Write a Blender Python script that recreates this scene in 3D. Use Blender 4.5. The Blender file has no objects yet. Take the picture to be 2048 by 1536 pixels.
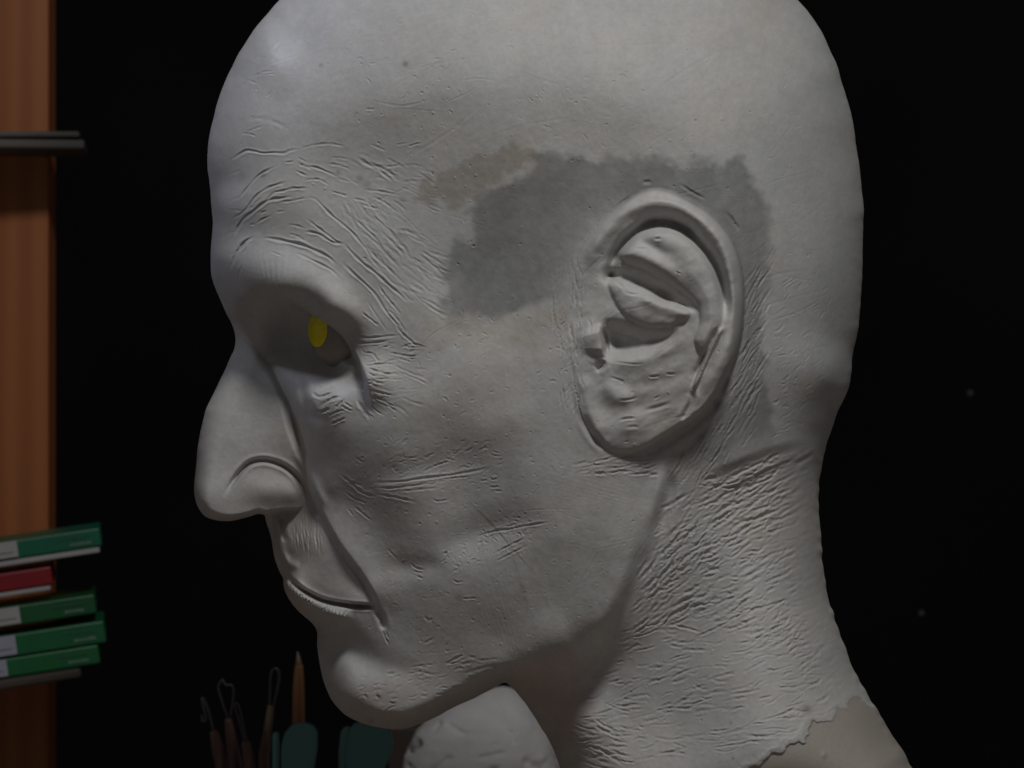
import bpy, math, random
import numpy as np
from mathutils import Vector, Matrix

# ------------------------------------------------------------------ camera, light, exposure
SC = bpy.context.scene
S = 0.00015                 # metres per picture unit (2048 units across at the head)
DM = 0.75                   # camera to the middle plane of the head
D = DM / S
CU, CV = 1024.0, 768.0

cam_d = bpy.data.cameras.new("camera")
cam = bpy.data.objects.new("camera", cam_d)
SC.collection.objects.link(cam)
cam.location = (0, -DM, 0)
cam.rotation_euler = (math.radians(90), 0, 0)
cam_d.sensor_width = 36.0
cam_d.lens = DM * 36.0 / (2048 * S)
cam_d.clip_start = 0.02
cam_d.clip_end = 50
cam_d.dof.use_dof = True
cam_d.dof.focus_distance = 0.715
cam_d.dof.aperture_fstop = cam_d.lens / 1000 / 0.0029
SC.camera = cam

world = bpy.data.worlds.new("World")
SC.world = world
world.use_nodes = True
bg = world.node_tree.nodes["Background"]
bg.inputs[0].default_value = (1.0, 0.97, 0.96, 1)
bg.inputs[1].default_value = 0.06

def lamp(name, loc, target, size, power, color, shape='DISK', size_y=None):
    l = bpy.data.lights.new(name, 'AREA')
    l.shape = shape
    l.size = size
    if size_y: l.size_y = size_y
    l.energy = power
    l.color = color
    o = bpy.data.objects.new(name, l)
    SC.collection.objects.link(o)
    o.location = loc
    d = Vector(target) - Vector(loc)
    o.rotation_euler = d.to_track_quat('-Z', 'Y').to_euler()
    return o

lamp("work_lamp", (0.13, -0.68, 0.75), (0, 0, 0), 0.15, 4.3, (1.0, 0.99, 0.97))
sp = bpy.data.lights.new("added_cool_spot", 'SPOT')  # added unseen cool spot, cone narrowed so it lights only the forehead
sp.energy = 11.0; sp.color = (0.74, 0.78, 1.0); sp.shadow_soft_size = 0.07
sp.spot_size = math.radians(11); sp.spot_blend = 0.9
spo = bpy.data.objects.new("added_cool_spot", sp)
SC.collection.objects.link(spo)
spo.location = (-0.62, 0.10, 0.66)
spo.rotation_euler = (Vector((-0.078, -0.02, 0.105)) - Vector(spo.location)).to_track_quat('-Z', 'Y').to_euler()

SC.view_settings.view_transform = 'Standard'
SC.view_settings.look = 'None'
SC.view_settings.exposure = 0.0
SC.view_settings.gamma = 1.0

rng = np.random.default_rng(7)
random.seed(7)

# ------------------------------------------------------------------ helpers: objects
def link(o, parent=None):
    SC.collection.objects.link(o)
    if parent is not None: o.parent = parent
    return o

def tag(o, label=None, cat=None, group=None, kind=None):
    if label: o["label"] = label
    if cat: o["category"] = cat
    if group: o["group"] = group
    if kind: o["kind"] = kind
    return o

def empty(name, loc=(0, 0, 0)):
    o = bpy.data.objects.new(name, None)
    o.empty_display_size = 0.02
    o.location = loc
    return link(o)

def mesh_obj(name, verts, faces, mat, parent=None, smooth=False):
    me = bpy.data.meshes.new(name)
    me.from_pydata([tuple(map(float, v)) for v in verts], [], [tuple(f) for f in faces])
    me.update()
    if smooth:
        me.polygons.foreach_set("use_smooth", [True] * len(me.polygons))
    if mat: me.materials.append(mat)
    o = bpy.data.objects.new(name, me)
    return link(o, parent)

def bevel(o, w, seg=2):
    m = o.modifiers.new("bevel", 'BEVEL')
    m.width = w; m.segments = seg; m.limit_method = 'ANGLE'
    m.angle_limit = math.radians(40)
    return o

def W(u, v, y=0.0):
    """picture position + height toward the camera (in units) -> world"""
    k = (D - abs(y)) / D
    return ((u - CU) * S * k, -y * S, (CV - v) * S * k)

def P(u, v, depth):
    """picture position seen at a depth (metres behind the head's middle plane) -> world"""
    k = (DM + depth) / DM
    return Vector(((u - CU) * S * k, depth, (CV - v) * S * k))

# ------------------------------------------------------------------ helpers: materials
def nodes(name):
    m = bpy.data.materials.new(name)
    m.use_nodes = True
    nt = m.node_tree
    b = nt.nodes["Principled BSDF"]
    return m, nt, b

def N(nt, t, **kw):
    n = nt.nodes.new(t)
    for k, v in kw.items():
        if k in n.inputs: n.inputs[k].default_value = v
        else: setattr(n, k, v)
    return n

def simple_mat(name, col, rough=0.5, noise=0.12, scale=60.0, bump=0.0, spec=0.5, bscale=None):
    m, nt, b = nodes(name)
    tc = N(nt, "ShaderNodeTexCoord")
    nz = N(nt, "ShaderNodeTexNoise", Scale=scale, Detail=6.0)
    nt.links.new(tc.outputs["Object"], nz.inputs["Vector"])
    ramp = N(nt, "ShaderNodeMapRange")
    ramp.inputs[1].default_value = 0.3; ramp.inputs[2].default_value = 0.7
    ramp.inputs[3].default_value = 1 - noise; ramp.inputs[4].default_value = 1 + noise
    nt.links.new(nz.outputs[0], ramp.inputs[0])
    mix = N(nt, "ShaderNodeVectorMath", operation='SCALE')
    mix.inputs[0].default_value = col
    nt.links.new(ramp.outputs[0], mix.inputs["Scale"])
    nt.links.new(mix.outputs[0], b.inputs["Base Color"])
    b.inputs["Roughness"].default_value = rough
    b.inputs["Specular IOR Level"].default_value = spec
    if bump > 0:
        n2 = N(nt, "ShaderNodeTexNoise", Scale=bscale or scale * 4, Detail=5.0)
        nt.links.new(tc.outputs["Object"], n2.inputs["Vector"])
        bp = N(nt, "ShaderNodeBump", Strength=bump, Distance=0.001)
        nt.links.new(n2.outputs[0], bp.inputs["Height"])
        nt.links.new(bp.outputs[0], b.inputs["Normal"])
    return m

def wood_mat(name, c1, c2, rough=0.55, stretch=(40, 40, 2.2), scale=1.0):
    m, nt, b = nodes(name)
    tc = N(nt, "ShaderNodeTexCoord")
    mp = N(nt, "ShaderNodeMapping")
    mp.inputs["Scale"].default_value = stretch
    nt.links.new(tc.outputs["Object"], mp.inputs["Vector"])
    n1 = N(nt, "ShaderNodeTexNoise", Scale=scale, Detail=4.0, Distortion=0.6)
    nt.links.new(mp.outputs[0], n1.inputs["Vector"])
    wv = N(nt, "ShaderNodeTexWave", Scale=0.9 * scale, Distortion=5.0, Detail=3.0)
    nt.links.new(mp.outputs[0], wv.inputs["Vector"])
    mx = N(nt, "ShaderNodeMath", operation='MULTIPLY')
    nt.links.new(n1.outputs[0], mx.inputs[0]); nt.links.new(wv.outputs[1], mx.inputs[1])
    cr = N(nt, "ShaderNodeValToRGB")
    cr.color_ramp.elements[0].position = 0.05; cr.color_ramp.elements[0].color = (*c1, 1)
    cr.color_ramp.elements[1].position = 0.6; cr.color_ramp.elements[1].color = (*c2, 1)
    nt.links.new(mx.outputs[0], cr.inputs[0])
    nt.links.new(cr.outputs[0], b.inputs["Base Color"])
    b.inputs["Roughness"].default_value = rough
    bp = N(nt, "ShaderNodeBump", Strength=0.15, Distance=0.001)
    nt.links.new(mx.outputs[0], bp.inputs["Height"])
    nt.links.new(bp.outputs[0], b.inputs["Normal"])
    return m

# ------------------------------------------------------------------ 2-D field tools (units grid)
G = 1.5
U0, U1, V0, V1 = 330.0, 1990.0, -230.0, 1690.0
NU = int((U1 - U0) / G) + 1
NV = int((V1 - V0) / G) + 1
UU = U0 + G * np.arange(NU)
VV = V0 + G * np.arange(NV)
GU, GV = np.meshgrid(UU, VV, indexing='ij')     # [u, v]

def catmull(pts, step=3.0, closed=False):
    p = np.asarray(pts, float)
    n = len(p)
    if n == 2 and not closed:
        m = max(2, int(np.hypot(*(p[1] - p[0])) / step) + 1)
        t = np.linspace(0, 1, m)[:, None]
        return p[0] * (1 - t) + p[1] * t
    out = []
    rngi = range(n if closed else n - 1)
    for i in rngi:
        if closed:
            p0, p1, p2, p3 = p[(i - 1) % n], p[i], p[(i + 1) % n], p[(i + 2) % n]
        else:
            p1, p2 = p[i], p[i + 1]
            p0 = p[i - 1] if i > 0 else 2 * p1 - p2
            p3 = p[i + 2] if i + 2 < n else 2 * p2 - p1
        m = max(1, int(np.hypot(*(p2 - p1)) / step))
        t = (np.arange(m) / m)[:, None]
        out.append(0.5 * ((2 * p1) + (-p0 + p2) * t + (2 * p0 - 5 * p1 + 4 * p2 - p3) * t ** 2
                          + (-p0 + 3 * p1 - 3 * p2 + p3) * t ** 3))
    if not closed: out.append(p[-1:])
    return np.concatenate(out)

def seg_dist(X, Y, poly, closed=False):
    """distance to a polyline, arc parameter 0..1 of the nearest point, signed side"""
    a = poly if closed else poly[:-1]
    b = np.roll(poly, -1, axis=0) if closed else poly[1:]
    best = np.full(X.shape, 1e18, np.float32)
    par = np.zeros(X.shape, np.float32)
    side = np.zeros(X.shape, np.float32)
    L = np.hypot(*(b - a).T); C = np.concatenate([[0], np.cumsum(L)]); T = C[-1]
    for i in range(len(a)):
        dx, dy = b[i] - a[i]
        l2 = dx * dx + dy * dy + 1e-9
        px, py = X - a[i][0], Y - a[i][1]
        t = np.clip((px * dx + py * dy) / l2, 0, 1)
        ex, ey = px - t * dx, py - t * dy
        d2 = ex * ex + ey * ey
        m = d2 < best
        best = np.where(m, d2, best)
        par = np.where(m, (C[i] + t * L[i]) / T, par)
        side = np.where(m, np.sign(px * dy - py * dx), side)
    return np.sqrt(best), par, side

def inside(X, Y, poly):
    c = np.zeros(X.shape, bool)
    a = poly; b = np.roll(poly, -1, axis=0)
    for (x1, y1), (x2, y2) in zip(a, b):
        if y1 == y2: continue
        m = ((y1 > Y) != (y2 > Y)) & (X < (x2 - x1) * (Y - y1) / (y2 - y1) + x1)
        c ^= m
    return c

def upsample(A, shape):
    n, m = shape
    xi = np.linspace(0, A.shape[0] - 1, n); yi = np.linspace(0, A.shape[1] - 1, m)
    x0 = np.minimum(xi.astype(int), A.shape[0] - 2); fx = (xi - x0)[:, None]
    y0 = np.minimum(yi.astype(int), A.shape[1] - 2); fy = (yi - y0)[None, :]
    B = A[x0] * (1 - fx) + A[x0 + 1] * fx
    return B[:, y0] * (1 - fy) + B[:, y0 + 1] * fy

def blur(A, s):
    s = s / G
    r = int(3 * s) + 1
    k = np.exp(-0.5 * (np.arange(-r, r + 1) / s) ** 2); k /= k.sum()
    for ax in (0, 1):
        Ap = np.pad(A, [(r, r) if i == ax else (0, 0) for i in (0, 1)], mode='edge')
        out = np.zeros_like(A)
        for i, kk in enumerate(k):
            sl = [slice(None)] * 2
            sl[ax] = slice(i, i + A.shape[ax])
            out += kk * Ap[tuple(sl)]
        A = out
    return A

def fnoise(scale, seed, aniso=1.0, ang=0.0):
    """smooth unit-variance noise with feature size `scale` units"""
    r = np.random.default_rng(seed)
    w = r.standard_normal((NU, NV)).astype(np.float32)
    F = np.fft.rfft2(w)
    fx = np.fft.fftfreq(NU, G)[:, None]; fy = np.fft.rfftfreq(NV, G)[None, :]
    c, s = math.cos(ang), math.sin(ang)
    a = fx * c + fy * s; b = -fx * s + fy * c
    k2 = (a * scale * aniso) ** 2 + (b * scale) ** 2
    F *= np.exp(-k2 * 4.0)
    o = np.fft.irfft2(F, s=(NU, NV)).astype(np.float32)
    return o / o.std()

def tps(points, smooth=0.0):
    p = np.array(points, float)
    sc = 100.0
    X = p[:, :2] / sc; z = p[:, 2]; n = len(p)
    def ker(r2): return 0.5 * r2 * np.log(r2 + 1e-9)
    K = ker(((X[:, None] - X[None]) ** 2).sum(-1)) + smooth * np.eye(n)
    Pm = np.c_[np.ones(n), X]
    A = np.block([[K, Pm], [Pm.T, np.zeros((3, 3))]])
    co = np.linalg.solve(A, np.r_[z, 0, 0, 0])
    gu = np.linspace(U0, U1, NU // 4 + 1) / sc; gv = np.linspace(V0, V1, NV // 4 + 1) / sc
    XX, YY = np.meshgrid(gu, gv, indexing='ij')
    out = co[n] + co[n + 1] * XX + co[n + 2] * YY
    for i in range(n):
        out += co[i] * ker((XX - X[i, 0]) ** 2 + (YY - X[i, 1]) ** 2)
    return upsample(out, (NU, NV))

def smax(a, b, k):
    h = np.clip(0.5 + 0.5 * (a - b) / k, 0, 1)
    return b + (a - b) * h + k * h * (1 - h)

def sstep(x):
    t = np.clip(x, 0, 1)
    return t * t * (3 - 2 * t)

def rimf(t):
    t = np.clip(t, 0, 1)
    return np.sqrt(np.maximum(2 * t - t * t, 0))

def box_of(poly, pad):
    i0 = max(0, int((poly[:, 0].min() - pad - U0) / G)); i1 = min(NU, int((poly[:, 0].max() + pad - U0) / G) + 2)
    j0 = max(0, int((poly[:, 1].min() - pad - V0) / G)); j1 = min(NV, int((poly[:, 1].max() + pad - V0) / G) + 2)
    return slice(i0, i1), slice(j0, j1)

def raw(pts, o, s):
    return [(o[0] + x / s, o[1] + y / s) for x, y in pts]

SR = random.Random(11)
def stroke(H, pts, depth, width, lip=0.35, taper=0.25, step=None, vary=0.0):
    """a groove (depth<0) or ridge (depth>0) drawn along pts"""
    poly = catmull(pts, step or max(3.0, width))
    sl = box_of(poly, width * 4.5)
    if sl[0].stop - sl[0].start < 2 or sl[1].stop - sl[1].start < 2: return
    X, Y = GU[sl], GV[sl]
    d, t, sd = seg_dist(X, Y, poly)
    e = sstep(np.minimum(t, 1 - t) / max(taper, 1e-3) + 0.12) if taper > 0 else 1.0
    f_, ph_ = 1 + 2.5 * SR.random(), 6.28 * SR.random()
    if taper > 0 and vary: e = e * (1 + vary * np.sin(f_ * 6.28 * t + ph_)); width = width * (1 + 0.5 * vary * np.sin(1.7 * f_ * 6.28 * t + 2 * ph_))
    prof = np.exp(-(d / width) ** 2) - lip * np.exp(-((d - 2.1 * width) / (0.9 * width)) ** 2)
    H[sl] += (depth * e * prof).astype(H.dtype)

def ledge(H, pts, A, w, L, taper=0.15):
    """raise the left-hand side of the line by A (step of half-width w, fading over L)"""
    poly = catmull(pts, 6.0)
    sl = box_of(poly, L * 3.2)
    X, Y = GU[sl], GV[sl]
    d, t, sd = seg_dist(X, Y, poly)
    s = d * sd
    e = sstep(np.minimum(t, 1 - t) / taper)
    H[sl] += A * e * sstep((s + w) / (2 * w)) * np.exp(-(np.maximum(s, 0) / L) ** 2)

def blob(H, u, v, ru, rv, A, ang=0.0):
    R = max(ru, rv) * 2.6
    sl = box_of(np.array([[u, v]]), R)
    X, Y = GU[sl] - u, GV[sl] - v
    c, s = math.cos(ang), math.sin(ang)
    a = (X * c + Y * s) / ru; b = (-X * s + Y * c) / rv
    H[sl] += A * np.exp(-(a * a + b * b))

# ------------------------------------------------------------------ the clay head: silhouette
SIL = [(559, 0), (536, 26), (512, 54), (492, 85), (474, 114), (457, 149), (445, 176), (433, 211), (423, 252), (417, 281),
       (415, 308), (415, 337), (420, 372), (423, 410), (425, 444), (423, 479), (421, 517), (423, 552), (430, 573), (442, 602),
       (454, 629), (465, 650), (471, 672), (470, 693), (462, 713), (451, 737), (437, 766), (423, 795), (412, 818), (407, 838),
       (402, 859), (395, 897), (391, 941), (388, 976), (391, 1002), (398, 1018), (411, 1033), (430, 1040), (454, 1042),
       (477, 1039), (500, 1033), (518, 1027), (529, 1030), (532, 1042), (537, 1057), (543, 1078), (547, 1105), (553, 1128),
       (561, 1146), (567, 1156), (567, 1167), (571, 1184), (580, 1201), (594, 1219), (609, 1233), (624, 1246), (632, 1258), (635, 1270),
       (634, 1290), (638, 1320), (645, 1355), (657, 1388), (670, 1408), (687, 1426), (705, 1438), (728, 1448), (758, 1455),
       (787, 1458), (816, 1456), (846, 1446), (875, 1433), (904, 1417), (940, 1401), (969, 1386), (995, 1372), (1011, 1364),
       (1024, 1374), (1036, 1388), (1054, 1411), (1068, 1432), (1083, 1455), (1097, 1478), (1112, 1513), (1124, 1550),
       (1130, 1610), (1118, 1668), (1300, 1676), (1600, 1676), (1905, 1668), (1880, 1610), (1850, 1570), (1824, 1533), (1811, 1504), (1787, 1475), (1762, 1434), (1746, 1406), (1729, 1380),
       (1704, 1331), (1683, 1273), (1667, 1227), (1654, 1182), (1646, 1124), (1641, 1066), (1638, 1016), (1639, 962),
       (1643, 930), (1649, 908), (1657, 878), (1667, 851), (1675, 826), (1686, 803), (1698, 777), (1703, 747), (1705, 716),
       (1709, 692), (1716, 663), (1719, 637), (1723, 594), (1725, 559), (1726, 520), (1727, 456), (1728, 420), (1725, 384),
       (1722, 351), (1716, 312), (1711, 277), (1706, 241), (1698, 208), (1686, 169), (1675, 132), (1660, 98), (1644, 64),
       (1621, 29), (1597, 0), (1530, -68), (1430, -124), (1300, -168), (1150, -190), (1000, -188), (850, -162), (720, -115),
       (630, -62)]
sil = catmull(SIL, 7.0, closed=True)
cu = np.linspace(U0, U1, NU // 2 + 1); cv = np.linspace(V0, V1, NV // 2 + 1)
CX, CY = np.meshgrid(cu, cv, indexing='ij')
dist, _, _ = seg_dist(CX.astype(np.float32), CY.astype(np.float32), sil, closed=True)
dist = np.where(inside(CX, CY, sil), dist, -dist)
dist = upsample(dist, (NU, NV)).astype(np.float32)
for s_, lim in ((10, 40), (30, 110)):
    k_ = sstep((dist - 0.25 * lim) / lim)
    dist = (dist * (1 - k_) + blur(dist, s_) * k_).astype(np.float32)

dist += (0.22 * fnoise(13, 15) + 0.25 * fnoise(40, 16)) * (1 + 2.6 * sstep((GU - 1550) / 60) * sstep((GV - 860) / 60)) * np.exp(-(np.maximum(dist, 0) / 9.0) ** 2)
# big form: lateral half-width of the head (units), before the rim is rounded
FACE = [(1000, -150, 500), (1300, -120, 500), (700, -40, 400), (1000, 100, 478), (1300, 100, 512), (1550, 50, 480), (600, 100, 330),
        (1700, 150, 440), (1700, 400, 430), (1720, 560, 430), (1740, -100, 460),
        (450, 200, 250), (500, 200, 276), (560, 200, 296), (650, 200, 350), (800, 200, 422), (1000, 250, 474), (1200, 250, 500),
        (1400, 200, 505), (430, 330, 235), (500, 340, 268), (560, 340, 296), (640, 330, 335), (800, 340, 402),
        (430, 480, 190), (450, 560, 165), (480, 460, 222), (470, 540, 205), (520, 420, 268), (600, 420, 322), (700, 420, 368), (540, 540, 264), (560, 580, 270), (610, 590, 292), (655, 624, 322),
        (500, 585, 225), (620, 560, 318), (700, 600, 356), (760, 650, 378), (800, 500, 400), (900, 560, 408), (1000, 500, 440),
        (1100, 500, 468), (500, 660, 105), (530, 700, 105), (570, 690, 130), (610, 700, 170), (660, 700, 205), (700, 720, 275),
        (745, 740, 345), (790, 740, 378), (590, 620, 215), (640, 620, 290),
        (660, 800, 292), (640, 850, 266), (590, 800, 172), (620, 800, 258), (700, 820, 330), (720, 780, 340), (560, 820, 70), (560, 900, 40), (590, 850, 122),
        (600, 900, 128), (640, 900, 232), (690, 900, 302), (780, 860, 386), (850, 800, 420), (950, 750, 446), (1050, 720, 456),
        (900, 910, 390), (1000, 910, 421), (1100, 850, 452), (800, 970, 362), (700, 1000, 258), (720, 1080, 250), (760, 1150, 254),
        (650, 960, 218), (850, 1060, 346), (950, 1060, 357), (1050, 1000, 416), (1120, 1080, 412), (1000, 1150, 368),
        (900, 1200, 322), (800, 1200, 276), (820, 1280, 256), (900, 1300, 280), (1000, 1280, 316), (1100, 1220, 362), (1120, 1290, 338), (1060, 1318, 322), (1000, 1335, 304), (1190, 1245, 356), (1080, 1400, 214), (1150, 1372, 244), (1205, 1330, 264),
        (1200, 1100, 398), (620, 1000, 130), (560, 1050, 62), (600, 1080, 132), (640, 1100, 182), (660, 1150, 196), (700, 1180, 218),
        (580, 1120, 95), (620, 1200, 148), (660, 1216, 180), (705, 1232, 206), (580, 1180, 128), (602, 1206, 142), (660, 1300, 140), (690, 1390, 172), (760, 1330, 216),
        (770, 1420, 216), (850, 1410, 240), (950, 1370, 262), (1150, 1430, 246), (1250, 1350, 286), (1350, 1250, 336),
        (1350, 1450, 340), (1450, 1350, 388), (1400, 1100, 374), (1500, 1000, 368), (1550, 1200, 384), (1600, 1300, 396),
        (1500, 1500, 430), (1700, 1500, 430), (1300, 1560, 352), (1200, 1620, 330), (1600, 1650, 470), (1850, 1650, 470), (1320, 1000, 402),
        (1400, 880, 426), (1500, 800, 424), (1600, 700, 420), (1600, 850, 388), (1560, 600, 444), (1500, 400, 480),
        (1300, 380, 492), (1250, 650, 476), (1640, 1000, 350)]
RIMW = [(420, 300, 240), (470, 120, 280), (600, 0, 420), (700, -60, 480), (1100, -150, 560), (1500, -60, 520), (1720, 300, 430), (1720, 600, 380),
        (1680, 800, 240), (1640, 1000, 210), (1660, 1200, 220), (1750, 1420, 240), (1900, 1660, 260), (1130, 1600, 180), (1060, 1430, 140),
        (1000, 1380, 40), (930, 1405, 46), (850, 1450, 46), (758, 1458, 46), (690, 1430, 60), (640, 1340, 85), (625, 1250, 60), (560, 1150, 60), (540, 1080, 50),
        (528, 1030, 10), (515, 1028, 12), (495, 1034, 12), (470, 1040, 14), (450, 1042, 16), (430, 1040, 20), (412, 1033, 24), (398, 1015, 30), (390, 960, 40), (400, 880, 44), (430, 790, 46), (470, 680, 70), (440, 580, 80), (425, 530, 90), (420, 470, 130), (575, 1180, 26), (598, 1222, 50)]
NOSE = [(450, 700, 74), (490, 740, 92), (440, 810, 88), (500, 820, 112), (560, 820, 146), (400, 920, 88), (480, 900, 112),
        (560, 900, 140), (400, 1000, 92), (470, 980, 108), (540, 980, 122), (590, 1000, 116), (605, 900, 160), (630, 960, 130), (470, 650, 90),
        (520, 680, 98), (600, 780, 160), (560, 740, 132)]

print("fields")
H = blur(tps(FACE, 0.02), 6.0)
Rw = np.maximum(tps(RIMW, 0.05), 45.0)
# keep the rim width from running away inside
wsum = np.zeros_like(H); acc = np.zeros_like(H)
for u, v, w in RIMW:
    k = 1.0 / ((GU - u) ** 2 + (GV - v) ** 2 + 500.0) ** 2.2
    acc += k * w; wsum += k
Rw = blur(acc / wsum, 12)

# nose added on top of the face
nose_poly = catmull([(455, 620), (520, 690), (572, 770), (596, 850), (622, 930), (620, 985), (606, 1018), (560, 1023), (530, 1031),
                     (480, 1075), (300, 1075), (300, 700)], 8.0, closed=True)
sl = (slice(0, int((760 - U0) / G)), slice(int((500 - V0) / G), int((1120 - V0) / G)))
nd, _, _ = seg_dist(GU[sl], GV[sl], nose_poly, closed=True)
nd = np.where(inside(GU[sl], GV[sl], nose_poly), nd, -nd)
NF = tps(NOSE, 0.01)[sl]
soft = 30 - 22 * sstep((GV[sl] - 900) / 80)
Hn = NF * rimf((nd + 2) / soft)
Hs = H[sl]
kk = 26 - 20 * sstep((GV[sl] - 860) / 90)
H[sl] = smax(Hn, np.maximum(Hs, 5), kk)

# ---------------------------------------------------------------- sculpted forms
A0, AS = (400, 200), 5.12
B0 = (400, 450)
C0 = (580, 560)
D0 = (660, 880)
E0 = (1260, 900)
N0, NS = (360, 800), 3.413

# brow roll hanging over the eye
ledge(H, [(740, 790), (722, 745), (700, 705), (665, 668), (630, 645), (595, 618), (560, 600), (520, 598)][::-1][::-1], 0, 5, 40)
ledge(H, [(505, 606), (555, 598), (600, 612), (640, 640), (680, 674), (706, 706), (724, 745), (738, 795), (744, 830)], 54, 5, 60, 0.22)
stroke(H, [(556, 606), (600, 622), (634, 644), (668, 674), (694, 706), (714, 742)], -14, 7, 0.0, 0.25)
stroke(H, [(600, 640), (640, 650), (668, 672), (688, 700), (702, 730)], 6, 4, 0.2, 0.3)
blob(H, 545, 535, 75, 45, 26, 0.15)
blob(H, 660, 590, 80, 30, 14, 0.75)
# socket under the brow, darker corner by the nose
blob(H, 575, 680, 50, 60, -62)
blob(H, 650, 690, 50, 48, -75, 0.4)
# lower lid and the bag
blob(H, 672, 718, 46, 20, 34, 0.35)
blob(H, 665, 795, 40, 32, 16, 0.2)
stroke(H, [(602, 745), (606, 790), (618, 826), (650, 850)], -13, 8, 0.2)
stroke(H, [(628, 692), (645, 706), (672, 718), (700, 730), (722, 748)], 7, 5, 0.2, 0.3)
# nostril wing
stroke(H, raw([(310, 640), (360, 560), (420, 480), (480, 430), (560, 412), (640, 425), (720, 460), (790, 520), (840, 600), (868, 680)], N0, NS), -17, 4.6, 0.12, 0.25)
blob(H, 540, 982, 52, 30, 16)
blob(H, 585, 990, 22, 22, 8)
blob(H, 430, 990, 40, 40, 10)
# nasolabial fold
ledge(H, [(606, 925), (620, 985), (638, 1022), (656, 1055), (674, 1087), (697, 1119), (720, 1149), (741, 1181), (754, 1209), (766, 1243)], 26, 7, 55, 0.22)
stroke(H, [(600, 900), (625, 960), (652, 1020)], 9, 9, 0.2)
stroke(H, [(612, 980), (638, 1026), (674, 1090), (720, 1152), (752, 1206)], -10, 6, 0.0, 0.2)
# philtrum and far ridge
stroke(H, [(541, 1030), (550, 1070), (556, 1105), (566, 1140)], -16, 6, 0.2, 0.2)
stroke(H, [(552, 1030), (554, 1070), (560, 1100), (575, 1125)], 8, 6, 0.1, 0.2)
stroke(H, [(568, 1030), (565, 1062), (570, 1085)], -9, 5, 0.2, 0.2)
stroke(H, [(566, 1116), (580, 1128), (600, 1136)], 7, 8, 0.1, 0.3)
# mouth slit: the upper lip hangs over the lower one
ledge(H, [(570, 1150), (590, 1168), (612, 1184), (645, 1199), (690, 1207), (748, 1213)], 9, 4, 30, 0.12)
stroke(H, [(573, 1152), (592, 1170), (615, 1186), (650, 1202), (700, 1211), (752, 1214)], -28, 4.2, 0.05, 0.10)
stroke(H, [(574, 1172), (594, 1193), (619, 1211), (660, 1227), (708, 1235)], 25, 15, 0.15, 0.25)
stroke(H, [(752, 1216), (764, 1240), (768, 1262)], -11, 6, 0.1, 0.3)
blob(H, 672, 1270, 46, 28, -15, 0.45)
blob(H, 715, 1304, 60, 30, -12, 0.5)
stroke(H, [(632, 1258), (668, 1288), (720, 1318), (790, 1338), (860, 1342)], -6, 24, 0.15, 0.3)
blob(H, 700, 1385, 70, 50, 6)
# cheek: hollow lines
stroke(H, raw([(1000, 1150), (1200, 1090), (1400, 1020), (1650, 930), (1900, 840), (2200, 740)], D0, AS), -6, 26, 0.25, 0.35)
stroke(H, raw([(350, 330), (700, 340), (1000, 290), (1400, 220)], D0, AS), -4, 24, 0.2, 0.35)
stroke(H, [(900, 880), (1000, 850), (1080, 810)], 6, 40, 0.0, 0.4)
stroke(H, raw([(560, 1280), (800, 1300), (1200, 1290)], D0, AS), -5, 18, 0.2, 0.35)
# jaw against the neck
ledge(H, [(985, 1372), (1040, 1352), (1100, 1336), (1160, 1312), (1200, 1282), (1230, 1244), (1256, 1195), (1278, 1140), (1293, 1080), (1310, 1010), (1330, 950)], 36, 30, 170, 0.3)
stroke(H, [(1130, 1335), (1190, 1296), (1228, 1250), (1258, 1195), (1280, 1135), (1300, 1060), (1325, 985)], -10, 15, 0.0, 0.35)
# tendon below the ear
stroke(H, [(1325, 930), (1312, 1000), (1296, 1075), (1285, 1130)], 9, 13, 0.2, 0.3)
stroke(H, [(1345, 940), (1335, 1000), (1310, 1075)], -8, 12, 0.2, 0.3)
# skull above the neck fold
ledge(H, [(1395, 958), (1440, 944), (1500, 920), (1560, 898), (1650, 880)], 13, 14, 60, 0.35)
ledge(H, [(1430, 986), (1465, 973), (1510, 950), (1560, 928), (1650, 900)], 6, 3.5, 26, 0.3)
# occiput lumps
blob(H, 1650, 620, 60, 160, 10)
stroke(H, [(1668, 110), (1690, 190), (1705, 260), (1712, 330)], -12, 16, 0.1, 0.3)
stroke(H, [(1705, 720), (1670, 780), (1640, 830)], -9, 16, 0.3, 0.3)
# shallow dents left by the fingers
for i, (s_, a_) in enumerate(((150, 1.8), (60, 0.6), (26, 0.2))):
    H += 0.5 * a_ * fnoise(s_, 20 + i)

# ---------------------------------------------------------------- the ear
EO, ES = (1050, 330), 2.56
ear_out = catmull(raw([(250, 700), (255, 560), (280, 450), (345, 355), (430, 262), (560, 165), (660, 130), (760, 150), (860, 203), (950, 262), (1030, 350),
                   (1080, 450), (1105, 560), (1114, 680), (1108, 800), (1095, 900), (1070, 1000), (1020, 1110), (960, 1210),
                   (880, 1290), (780, 1352), (680, 1412), (590, 1460), (510, 1474), (430, 1452), (370, 1392), (320, 1320),
                   (290, 1240), (270, 1140), (240, 1020), (215, 900), (225, 800)], EO, ES), 6.0, closed=True)
sl = box_of(ear_out, 40)
X, Y = GU[sl], GV[sl]
de, _, _ = seg_dist(X, Y, ear_out, closed=True)
de = np.where(inside(X, Y, ear_out), de, -de)
# how far the ear stands off: little in front, most at the back and at the lobe's rear
stand = 6 + 54 * sstep((X - 1165) / 280) - 6 * sstep((Y - 740) / 130)
topk = 1 - 0.55 * sstep((470 - Y) / 110)
frontk = sstep((X - 1120) / 70)
ear = stand * topk * (0.25 + 0.75 * frontk) * rimf((de + 1.0) / (24.0 - 11.0 * sstep((X - 1200) / 120) * sstep((Y - 620) / 120)))
EH = np.zeros((NU, NV), np.float32)
EH[sl] = ear
def er(p): return raw(p, EO, ES)
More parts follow.
